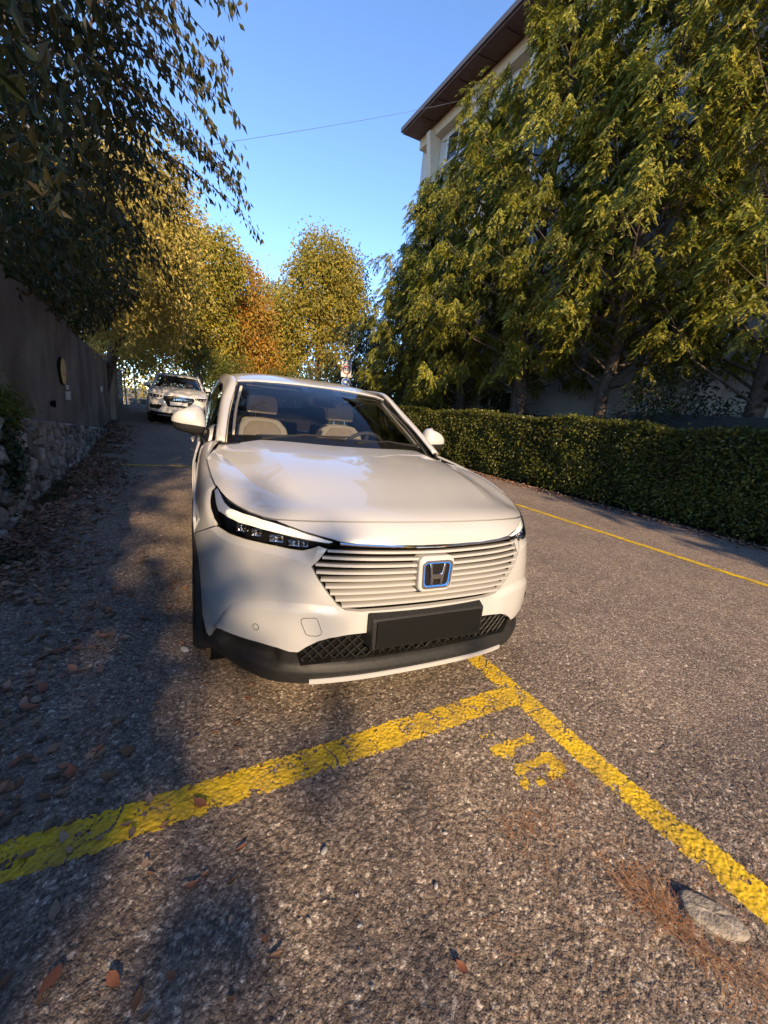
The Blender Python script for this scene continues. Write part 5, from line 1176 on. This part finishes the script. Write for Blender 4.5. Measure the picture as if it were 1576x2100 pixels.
for r_ in range(8):
    for kx_ in (0, 1):
        segs = []; t0 = 1.650+r_*ph
        S = np.arange(-.56, .561, pw/4); zig = np.interp(((S/pw+.5*(r_ % 2)) % 1.0), [0, .18, .5, .68, 1.0], [0, 0, 1, 1, 0])
        if kx_: continue
        T_ = t0+zig*ph*.98; ok = inpoly(np.stack([S, T_], 1), ip); run = []
        for i in range(len(S)):
            if ok[i]: run.append((S[i], T_[i]))
            if (not ok[i] or i == len(S)-1) and len(run) > 1:
                run = np.array(run); p, nn = SK.frame(run[:, 0], run[:, 1]); mesh.tube([tuple(x) for x in p-nn*.016], .0032, 4); run = []
            elif not ok[i]: run = []
mesh.build('intake_mesh', M['plastic'], mg)
skin_strip(MB(), SK, -.485, .485, lambda S: 1.822+.012*(np.abs(S)/.48)**3, [(.004, .012), (.006, .0265), (.022, .029), (.027, .023), (.024, .004)], 50).build('silver_lip', M['silver'], car, True)
panel(SK, 'undertray', mirror_poly([(0, 1.84), (.45, 1.84), (.62, 1.85), (.66, 1.88), (.60, 1.905), (0, 1.905)]), M['gap'], car, .04, off=-.06, flange=.02)
ph_ = bpy.data.objects.new('plate_holder', None); COL.objects.link(ph_); ph_.parent = car
hp_ = MB().hexa([(-.262, -.045, .402), (.262, -.045, .402), (.275, .06, .395), (-.275, .06, .395), (-.268, -.036, .530), (.268, -.036, .530), (.278, .03, .553), (-.278, .03, .553)])
hp_.build('holder_frame', M['plastic'], ph_, False, .008, 3)
MB().hexa([(-.25, -.052, .412), (.25, -.052, .412), (.25, -.044, .412), (-.25, -.044, .412), (-.25, -.045, .522), (.25, -.045, .522), (.25, -.036, .522), (-.25, -.036, .522)]).build('number_plate', M['plate_black'], ph_, False, .002)
# sensors and towing cap as fine rings proud of the bumper
for sd in (-1, 1):
    p, nn = SK.frame(np.array([sd*.70]), np.array([1.619])); p = Vector(p[0]+nn[0]*.0142); n = Vector(nn[0]); u = n.orthogonal().normalized(); w_ = n.cross(u)
    MB().tube([p+(u*math.cos(2*math.pi*i/20)+w_*math.sin(2*math.pi*i/20))*.0125 for i in range(21)], .0011, 4, False).build('parking_sensor', M['gap'], car, True)
tw = [(.540, 1.562), (.530, 1.556), (.487, 1.556), (.478, 1.564), (.457, 1.618), (.460, 1.632), (.472, 1.638), (.504, 1.636), (.518, 1.628), (.540, 1.575), (.540, 1.562)]
S_, T_ = np.array(tw).T; p, nn = SK.frame(-S_, T_); hh = bump_disp(-S_, T_, p)
MB().tube([tuple(x) for x in p+nn*(hh[:, None]+.0006)], .0011, 4, False).build('towing_cap_outline', M['gap'], car, True)
# dark shell behind every panel gap
panel(SK, 'inner_shell', mirror_poly([(0, .02), (.5, .02), (.80, .04), (.93, .1), (.96, .6), (.95, 1.2), (.92, 1.6), (.86, 1.85), (.5, 1.89), (0, 1.89)])[:-1], M['gap'], car, .05, off=-.075, flange=.01)
cabin(car, (1, 1, 1, 0, 0), None, None)
flank(car, (1, 1, 1, 0, 0, .335), (.87, 3.48, .335))
for sd in (-1, 1):
    wing_mirror(car, sd, (sd*.918, 1.63, 1.135))
    for wy in (.87, 3.48): wheel(car, (sd*.785, wy, .335), .335, .215, sd)
MB().box((-.80, .55, .17), (.80, 4.1, .24)).build('underbody', M['gap'], car)
MB().box((-.05, 2.0, .80), (.07, 2.06, .99)).build('carton', M['paper'], car, False, .004)
MB().box((-.13, 2.0, .80), (-.06, 2.06, .965)).build('carton', M['amber'], car, False, .004)
own(car)

# ---------- second car further down the lane: white SUV seen from the front
car2 = empty('far_parked_car', (-1.18, 18.9, 0), 'white SUV with four ring badge parked farther down the lane', 'car')
SK2 = Skin((1.055, 1.0, 1.08), .03); PAINT[0] = M['paint_far']
panel(SK2, 'body_front', mirror_poly([(0, 0), (.4, 0), (.76, 0), (1, 0), (1, .6), (1, 1.25), (.985, 1.5), (.93, 1.68), (.90, 1.80), (.6, 1.85), (0, 1.85)])[:-1], M['paint_far'], car2, .03)
skin_strip(MB(), SK2, -.62, .62, lambda S: 1.175-.0*S, [(-.004, .000), (-.002, .003), (.002, .003), (.004, .000)], 40).build('bonnet_gap', M['gap'], car2)
g2_ = bpy.data.objects.new('grille', None); COL.objects.link(g2_); g2_.parent = car2
GP = [(0, 1.255), (.40, 1.255), (.44, 1.30), (.36, 1.50), (.30, 1.56), (0, 1.565)]
panel(SK2, 'grille_opening', mirror_poly(GP)[:-1], M['gap'], g2_, .03, off=.006, flange=.012)
for i in range(6):
    tt = 1.285+i*.045; e = float(np.interp(tt, [1.255, 1.30, 1.50, 1.56], [.40, .43, .36, .30]))-.02
    skin_strip(MB(), SK2, -e, e, lambda S, tt=tt: tt+0*S, [(-.007, .006), (-.006, .016), (.006, .016), (.007, .006)], 24).build('grille_slat', M['dchrome'], g2_)
fr = [(-a, b) for a, b in GP]+[(a, b) for a, b in GP[::-1]]; Pf = resample(fr, .03); p, nn = SK2.frame(Pf[:, 0], Pf[:, 1]); pts = [tuple(x) for x in p+nn*.012]
MB().tube(pts+[pts[0]], .010, 6, False).build('grille_surround', M['chrome'], g2_, True)
for k in range(4):
    p, nn = SK2.frame(np.array([(-1.5+k)*.062]), np.array([1.335])); c = Vector(p[0]+nn[0]*.03); n = Vector(nn[0]); u = Vector((1, 0, 0)); v = n.cross(u)
    MB().tube([c+(u*math.cos(2*math.pi*i/20)+v*math.sin(2*math.pi*i/20))*.046 for i in range(21)], .0065, 6, False).build('badge_ring', M['chrome'], g2_, True)
p, nn = SK2.frame(np.array([0.]), np.array([1.47])); c = p[0]
MB().box((-.26, c[1]-.035, c[2]-.055), (.26, c[1]-.02, c[2]+.055)).build('number_plate', M['plate_white'], car2, False, .004)
for sd in (-1, 1):
    H2 = [(.46, 1.235), (.62, 1.19), (.74, 1.15), (.85, 1.06), (.865, 1.14), (.82, 1.25), (.72, 1.29), (.58, 1.305), (.48, 1.295)]
    hl = bpy.data.objects.new('headlight', None); COL.objects.link(hl); hl.parent = car2
    panel(SK2, 'lamp_bucket', [(sd*a, b) for a, b in H2], M['gloss'], hl, .02, off=.003, flange=.01)
    for ss, tt in ((.55, 1.262), (.65, 1.242), (.75, 1.205)):
        p, nn = SK2.frame(np.array([sd*ss]), np.array([tt])); mb = MB(); ellipsoid(mb, p[0]+nn[0]*.004, (.034, .022, .024), 12, 8); mb.build('projector', M['reflector'], hl, True)
    Pl = np.array([(.48, 1.292), (.60, 1.296), (.72, 1.283), (.81, 1.245), (.855, 1.14)]); Pl = resample(Pl*[sd, 1], .02, False); p, nn = SK2.frame(Pl[:, 0], Pl[:, 1]); MB().tube([tuple(x) for x in p+nn*.008], .007, 5).build('light_guide', M['drl'], hl, True)
    I2 = [(.47, 1.545), (.55, 1.52), (.84, 1.52), (.86, 1.60), (.80, 1.665), (.56, 1.665)]
    panel(SK2, 'air_intake', [(sd*a, b) for a, b in I2], M['plastic'], car2, .03, off=.004, flange=.01)
    for j in range(3): skin_strip(MB(), SK2, sd*.54, sd*.80, lambda S, j=j: 1.548+.035*j+0*S, [(-.006, .004), (-.004, .012), (.004, .012), (.006, .004)], 12).build('intake_slat', M['gloss'], car2)
panel(SK2, 'lower_lip', mirror_poly([(0, 1.76), (.5, 1.76), (.80, 1.74), (.88, 1.77), (.85, 1.84), (0, 1.84)])[:-1], M['plastic'], car2, .03, off=.004, flange=.01)
panel(SK2, 'inner_shell', mirror_poly([(0, .03), (.8, .05), (.95, .6), (.94, 1.4), (.85, 1.8), (0, 1.85)])[:-1], M['gap'], car2, .06, off=-.07, flange=.01)
cabin(car2, (1.055, 1.03, 1.085, 0.0, .0), None, None)
flank(car2, (1.055, 1.03, 1.085, 0, 0, .36), (.92, 3.60, .345))
for sd in (-1, 1):
    wing_mirror(car2, sd, (sd*.985, 1.62, 1.20), 1.0)
    for wy in (.95, 3.70): wheel(car2, (sd*.82, wy, .36), .36, .23, sd)
    MB().tube([(sd*.66, 2.25, 1.63), (sd*.68, 2.5, 1.675), (sd*.68, 3.3, 1.66), (sd*.66, 3.55, 1.60)], .016, 8).build('roof_rail', M['silver'], car2, True)
MB().box((-.82, .6, .18), (.82, 4.2, .26)).build('underbody', M['gap'], car2)
tg = MB().tube([(0.02, 1.86, 1.42), (0.02, 1.86, 1.33)], .003, 5); ellipsoid(tg, (0.02, 1.86, 1.29), (.03, .008, .045), 10, 8); tg.build('hanging_tag', M['signred'], car2, True)
for o in car2.children: o.matrix_parent_inverse = Matrix.Identity(4)
car2.location = (-1.35, 14.0, .212); car2.rotation_euler = (R(1.8), 0, R(2.0))

# ------------------------------------------------------------------ small things
# traffic sign: zone board over a round turn arrow
sg = empty('traffic_sign', (6.05, 18.6, 0), 'white 30 zone board above a round blue arrow sign on a pole', 'sign')
SY = -.05
MB().tube([(0, 0, -.1), (LEAN*3.7, 0, 3.72)], .032, 10).build('pole', M['pole'], sg, True)
def face(name, P, y0, y1, m, cx, cz, rot=0):
    mb = MB(); mb.prism(P, lambda p: (cx+p[0], y0, cz+p[1]), lambda p: (cx+p[0], y1, cz+p[1])); return mb.build(name, m, sg, False, .0)
cx, cz = -.16, 3.27; ux = lambda z: LEAN*z
face('zone_board', rrect(.26, .36, .03), SY, SY+.025, M['signwhite'], ux(cz), cz)
def ringpoly(ro, ri, y, m, name, x, z, n=40):
    V = [(x+math.cos(2*math.pi*i/n)*r_, yy, z+math.sin(2*math.pi*i/n)*r_) for yy in (y-.004, y) for r_ in (ro, ri) for i in range(n)]
    F = [(i, (i+1) % n, n+(i+1) % n, n+i) for i in range(n)]+[(i, 2*n+i, 2*n+(i+1) % n, (i+1) % n) for i in range(n)]
    MB().add(V, F).build(name, m, sg)
ringpoly(.205, .150, SY-.002, M['signred'], 'red_ring', ux(cz), cz-.02)
def text_mesh(name, txt, size, x, z, y, m, parent, ext=.002):
    cu = bpy.data.curves.new(name, 'FONT'); cu.body = txt; cu.size = size; cu.align_x = 'CENTER'; cu.align_y = 'CENTER'; cu.extrude = ext
    to_ = bpy.data.objects.new(name, cu); COL.objects.link(to_); dg = bpy.context.evaluated_depsgraph_get(); me = bpy.data.meshes.new_from_object(to_.evaluated_get(dg)); bpy.data.objects.remove(to_)
    o = link(name, me, m, parent); o.location = (x, y, z); o.rotation_euler = (math.pi/2, 0, 0); return o
text_mesh('numerals', '30', .22, ux(cz), cz-.02, SY-.005, M['signblack'], sg)
text_mesh('lettering', 'ZONE', .115, ux(cz), cz+.275, SY-.005, M['signblack'], sg)
zc = 2.66
face('arrow_disc', [(.235*math.cos(2*math.pi*i/40), .235*math.sin(2*math.pi*i/40)) for i in range(40)], SY, SY+.025, M['signblue'], ux(zc), zc)
ringpoly(.232, .212, SY-.002, M['signwhite'], 'white_rim', ux(zc), zc)
ar = [(.05+.13*math.cos(R(a))-.02, -.11+.16*math.sin(R(a))) for a in range(0, 100, 12)]; inn_ = [(.03+.075*math.cos(R(a)), -.11+.105*math.sin(R(a))) for a in range(96, -1, -12)]
face('arrow', [(.16, -.13)]+ar+[(.02, .10), (-.15, .025), (.02, -.055), (.02, -.005)]+inn_+[(.105, -.13)], SY-.006, SY-.002, M['signwhite'], ux(zc), zc)
# overhead cable
cA = Vector((-1.1, 8, 5.5)); cB = Vector(road(12.0, 17.0, 15.83)); cA = cA-(cB-cA)*.18
cp = [cA.lerp(cB, i/30)-Vector((0, 0, .12*4*(i/30)*(1-i/30))) for i in range(31)]
tag(MB().tube(cp, .0045, 5).build('overhead_cable', M['cable'], None, True), 'thin overhead cable strung across the sky to the building', 'cable')

# half buried stone with rusty needles round it
bst = MB(); n = 28; V = []
for k, (rr_, zz_) in enumerate(((1.06, -.02), (1.0, .008), (.95, .016), (.80, .019), (.4, .020), (.05, .020))):
    for i in range(n):
        a = 2*math.pi*i/n; j = 1+.05*math.sin(3*a+1)+.03*math.sin(5*a+k); V.append((.085*rr_*j*math.cos(a), .050*rr_*j*math.sin(a), zz_+(.002*rng.normal() if k else 0)))
F = [(k*n+i, k*n+(i+1) % n, (k+1)*n+(i+1) % n, (k+1)*n+i) for k in range(5) for i in range(n)]+[tuple(5*n+i for i in range(n))]
o = bst.add(V, F).build('half_buried_stone', M['capstone'], None, True, 0, 2, 1); o.location = (.452, -.972, float(gz(np.array([[.455, -.985]]))[0])-.004); o.rotation_euler = (0, 0, R(-52))
tag(o, 'flat oval granite stone half buried in the asphalt at the lower right', 'stone')

def ribbon_arrays(C, A, Ln, w, bend, r):
    """thin bent strips lying near the ground (needles, twigs)"""
    n = len(C); S = unit(np.cross(A, np.array([0, 0, 1.0]))); t = np.linspace(0, 1, 4); V = []
    for q in t:
        p = C+A*(Ln*q)[:, None]+S*(bend*(q-.5)**2)[:, None]; V += [p+S*w, p-S*w]
    V = np.stack(V, 1); F = np.array([(0, 2, 3, 1), (2, 4, 5, 3), (4, 6, 7, 5)]); return V.reshape(-1, 3), (F[None]+np.arange(n)[:, None, None]*8).reshape(-1, 4)
lr = np.random.default_rng(33)
def scatter_needles():
    P = []
    for (x, y, sx_, sy_, n) in ((.325, -.875, .035, .055, 190), (.34, -.985, .03, .05, 100), (.42, -.49, .06, .03, 40), (.14, -.57, .05, .03, 55), (.25, -.70, .14, .10, 50), (.40, -1.10, .06, .03, 70), (.53, -.92, .05, .05, 40), (.2, -.85, .4, .3, 150)):
        P.append(np.column_stack([x+lr.normal(size=n)*sx_, y+lr.normal(size=n)*sy_]))
    P = np.concatenate(P); n = len(P); a = lr.random(n)*2*math.pi; A = np.column_stack([np.cos(a), np.sin(a), lr.normal(size=n)*.12]); Ln = .03+.055*lr.random(n)
    C = np.column_stack([P, gz(P)+.003+.014*lr.random(n)]); return ribbon_arrays(C, unit(A), Ln, .0006, lr.normal(size=n)*.04, lr)
V, F = scatter_needles(); tag(npmesh('pine_needles', V, F, M['needle']), 'rust brown pine needles heaped round the half buried stone', 'needles', None, 'stuff')
n = 700; P = np.column_stack([-1.5+2.6*lr.random(n), -1.1+1.9*lr.random(n)]); a = lr.random(n)*6.28; Ln = .02+.07*lr.random(n)**2
V, F = ribbon_arrays(np.column_stack([P, gz(P)+.004+.004*lr.random(n)]), np.column_stack([np.cos(a), np.sin(a), np.zeros(n)]), Ln, .0008, lr.normal(size=n)*.03, lr)
tag(npmesh('twig_litter', V, F, M['twig']), 'dry grass stalks and twigs strewn over the asphalt', 'twigs', None, 'stuff')
# loose pebbles
def blobs(P, r, m, name, label):
    n = len(P); base = np.array([(1, 0, 0), (0, 1, 0), (-1, 0, 0), (0, -1, 0), (0, 0, .8), (0, 0, -.6), (.7, .7, .3), (-.7, .7, .3), (-.7, -.7, .3), (.7, -.7, .3)])
    tri = np.array([(0, 6, 4), (6, 1, 4), (1, 7, 4), (7, 2, 4), (2, 8, 4), (8, 3, 4), (3, 9, 4), (9, 0, 4), (0, 1, 6), (1, 2, 7), (2, 3, 8), (3, 0, 9), (1, 0, 5), (2, 1, 5), (3, 2, 5), (0, 3, 5)])
    a = lr.random(n)*6.28; s = r[:, None]*(.7+.6*lr.random((n, 3))); s[:, 2] *= .6; B = base[None]*s[:, None, :]*(1+.15*lr.normal(size=(n, 10, 1))); c, q = np.cos(a)[:, None], np.sin(a)[:, None]
    V = np.stack([B[..., 0]*c-B[..., 1]*q, B[..., 0]*q+B[..., 1]*c, B[..., 2]], -1)+P[:, None, :]
    return tag(npmesh(name, V.reshape(-1, 3), (tri[None]+np.arange(n)[:, None, None]*10).reshape(-1, 3), m, None, False), label, 'pebbles', None, 'stuff')
n = 1700; P = np.column_stack([-1.6+3.4*lr.random(n), -1.15+2.2*lr.random(n)]); r_ = .002+.0035*lr.random(n)**4
blobs(np.column_stack([P, gz(P)+r_*.4]), r_, M['pebble'], 'loose_gravel', 'pale loose pebbles lying over the rough asphalt')
for i, (x, y, s_) in enumerate(((-.535, -.42, .011), (-.935, .776, .022), (-.26, -.62, .008), (-.62, -.57, .007), (-.15, -.50, .007))):
    mb = MB(); ellipsoid(mb, (0, 0, 0), (s_*1.3, s_*.8, s_*.6), 10, 7); o = mb.build('pebble', M['pebble'], None, False); o.location = (x, y, float(gz(np.array([[x, y]]))[0])+s_*.3); o.rotation_euler = (0, 0, lr.random()*6)
    tag(o, ('bluish pebble low in the middle of the foreground', 'clear glassy pale stone lying left of the front tyre', 'small pebble right of the bluish one', 'small pale pebble near the bottom middle', 'small pebble close to the rusty needles')[i], 'pebble', 'single pebbles on the asphalt')

# fallen leaves: drifts along the wall and hedge, single leaves in front
def curled(C, a, Ln, Wd, r, lift=.35):
    """dry curled leaves: 3x3 grid each"""
    n = len(C); u = np.linspace(-1, 1, 4); V = []
    wv = np.array([.10, .95, .72, .04]); cu = r.uniform(-.9, .9, n); tw = r.normal(size=n)*.5; til = r.normal(size=(n, 2))*.26*(.3 if n == 1 else 1)
    for i, q in enumerate(u):
        for s in (-1, 0, 1):
            x = q*Ln/2; y = s*wv[i]*Wd/2*(1+.15*r.normal(size=n)); z = (np.abs(s)*.30*Wd*np.abs(cu)+q*q*Ln*.18*np.sign(cu)*cu)*lift*2+tw*.06*s*q*Wd + x*til[:, 0]+y*til[:, 1]
            V.append(np.stack([x*np.cos(a)-y*np.sin(a), x*np.sin(a)+y*np.cos(a), z], -1)+C)
    V = np.stack(V, 1); I = np.arange(12).reshape(4, 3); f = np.stack([I[:-1, :-1], I[:-1, 1:], I[1:, 1:], I[1:, :-1]], -1).reshape(-1, 4)
    return V.reshape(-1, 3), (f[None]+np.arange(n)[:, None, None]*12).reshape(-1, 4)
t_ = np.concatenate([-3.2+13.5*lr.random(4400), -3.0+6.0*lr.random(3000), 1.0+7*lr.random(1300)]); n = len(t_)
out = np.abs(lr.normal(size=n))*np.interp(t_, [-3, 0, 3, 9, 12], [.42, .34, .33, .27, .35])+.02
clump = vnoise(np.column_stack([t_, out]), 2.2, 41) > .30; t_, out = t_[clump], out[clump]; n = len(t_); P = W0+WD*t_[:, None]+WN*out[:, None]
C = np.column_stack([P, gz(P)+.006+.05*np.exp(-out/.18)*lr.random(n)+.012*lr.random(n)]); Ln = (.035+.04*lr.random(n))*np.interp(t_, [-3, 0, 3], [.8, .85, 1.15])
V, F = curled(C, lr.random(n)*6.28, Ln, Ln*(.5+.2*lr.random(n)), lr); tag(npmesh('leaf_litter', V, F, M['leaf_litter'], None, True), 'brown fallen leaves drifted along the foot of the left wall', 'leaves', None, 'stuff')
n = 2600; w_ = -2+14*lr.random(n); u_ = 6.75-np.abs(lr.normal(size=n))*.22; P = u_[:, None]*EU+w_[:, None]*EW; Ln = .04+.03*lr.random(n)
V, F = curled(np.column_stack([P, gz(P)+.008+.02*lr.random(n)]), lr.random(n)*6.28, Ln, Ln*.6, lr); tag(npmesh('leaf_litter', V, F, M['leaf_litter'], None, True), 'brown fallen leaves along the foot of the hedge', 'leaves', None, 'stuff')
n = 260; P = np.column_stack([-1.75+1.1*lr.random(n)**1.6, -.9+2.6*lr.random(n)]); Ln = .018+.03*lr.random(n)
V, F = curled(np.column_stack([P, gz(P)+.006]), lr.random(n)*6.28, Ln, Ln*.55, lr); tag(npmesh('leaf_fragments', V, F, M['leaf_litter'], None, True), 'small crumbled leaf pieces scattered over the shaded asphalt', 'leaves', None, 'stuff')
for i, (x, y, s_, lab) in enumerate(((-.874, -.139, .055, 'brown leaf lying on the yellow cross line'), (-1.27, .112, .065, 'dark curled leaf just above the yellow cross line at the left'), (-1.178, -.474, .055, 'pale brown leaf at the lower left corner'), (-1.21, .198, .05, 'small tan leaf above the dark curled one'), (-1.487, .49, .065, 'reddish leaf among the drift at the left edge'), (-1.47, .605, .07, 'large rusty leaf beside the grass tuft at the left edge'), (-.939, -.564, .03, 'tiny yellow leaf low in the foreground'), (-1.48, .90, .07, 'tan leaf near the drift beside the glassy stone'), (-.30, -.80, .035, 'small leaf at the bottom middle'))):
    Cc = np.array([[0, 0, .004]]); V, F = curled(Cc, np.array([lr.random()*6.28]), np.array([s_]), np.array([s_*.62]), lr, .5)
    o = npmesh('fallen_leaf', V, F, M['leaf_litter'], None, True); o.location = (x, y, float(gz(np.array([[x, y]]))[0])+.007); md = o.modifiers.new('s', 'SUBSURF'); md.levels = md.render_levels = 2
    tag(o, lab, 'leaf', 'single fallen leaves on the asphalt')
# grass at the foot of the wall and the plant hanging on it
def tuft(P, h, r, n_per):
    n = len(P)*n_per; B = np.repeat(P, n_per, 0)+r.normal(size=(n, 3))*np.array([.035, .035, 0]); A = unit(np.column_stack([r.normal(size=(n, 2))*.5, np.ones(n)*.8])); L_ = h*(.5+.7*r.random(n)); S = unit(np.cross(A, rdir(n, r)))
    V = np.stack([B+S*.003, B-S*.003, B+A*(L_*.6)[:, None]+S*.002, B+A*(L_*.6)[:, None]-S*.002, B+A*L_[:, None]*.9+np.array([0, 0, -.25])*L_[:, None]*r.random((n, 1))+unit(A*[1, 1, 0]+1e-6)*L_[:, None]*.3], 1)
    return V.reshape(-1, 3), (np.array([(0, 1, 3), (0, 3, 2), (2, 3, 4)])[None]+np.arange(n)[:, None, None]*5).reshape(-1, 3)
tt = np.concatenate([.8+1.4*lr.random(26), -2.4+1.6*lr.random(30)]); oo = np.abs(lr.normal(size=56))*.10+.06; P = W0+WD*tt[:, None]+WN*oo[:, None]
V, F = tuft(np.column_stack([P, gz(P)]), .12, lr, 40); tag(npmesh('grass_tufts', V, F, M['grass'], None), 'dark green grass growing at the foot of the rubble wall', 'grass', None, 'stuff')
wp = empty('wall_plant', wallp(.05, 1.0, .05), 'yellow green feathery plant hanging from the left wall ledge', 'plant'); WB = np.array(wallp(.05, 1.0, .05)); n = 1000
Cc = np.column_stack([W0+WD*(.10+.10*lr.normal(size=n))[:, None]+WN*(.05+.07*np.abs(lr.normal(size=n)))[:, None], 1.02+.085*lr.normal(size=n)]); V, F = leaf_arrays(Cc-WB, unit(rdir(n, lr)+np.array([.5, 0, -.4])), rdir(n, lr), .05, .012, quad=True); o = npmesh('foliage', V, F, M['leaf_bush'], wp); o['kind'] = 'stuff'
st_ = MB()
for i in range(8): limb(st_, (0, 0, -.06), tuple(lr.normal(size=3)*.12), .006, .002, .1, 3, 5)
st_.build('stem', M['bark'], wp)
iv = empty('ivy_plant', wallp(.45, .5, .1), 'dark ivy growing over the rubble at the left edge', 'plant'); IB = np.array(wallp(.45, .5, .1)); n = 380
Cc = np.column_stack([W0+WD*(.08+.10*lr.normal(size=n))[:, None]+WN*(.11+.03*lr.normal(size=n))[:, None], .62+.16*lr.normal(size=n)]); V, F = leaf_arrays(Cc-IB, unit(rdir(n, lr)+np.array([.2, 0, -.6])), unit(rdir(n, lr)*.5+np.array([1, -.2, .3])), .05, .045, quad=True); o = npmesh('foliage', V, F, M['leaf_dark'], iv); o['kind'] = 'stuff'
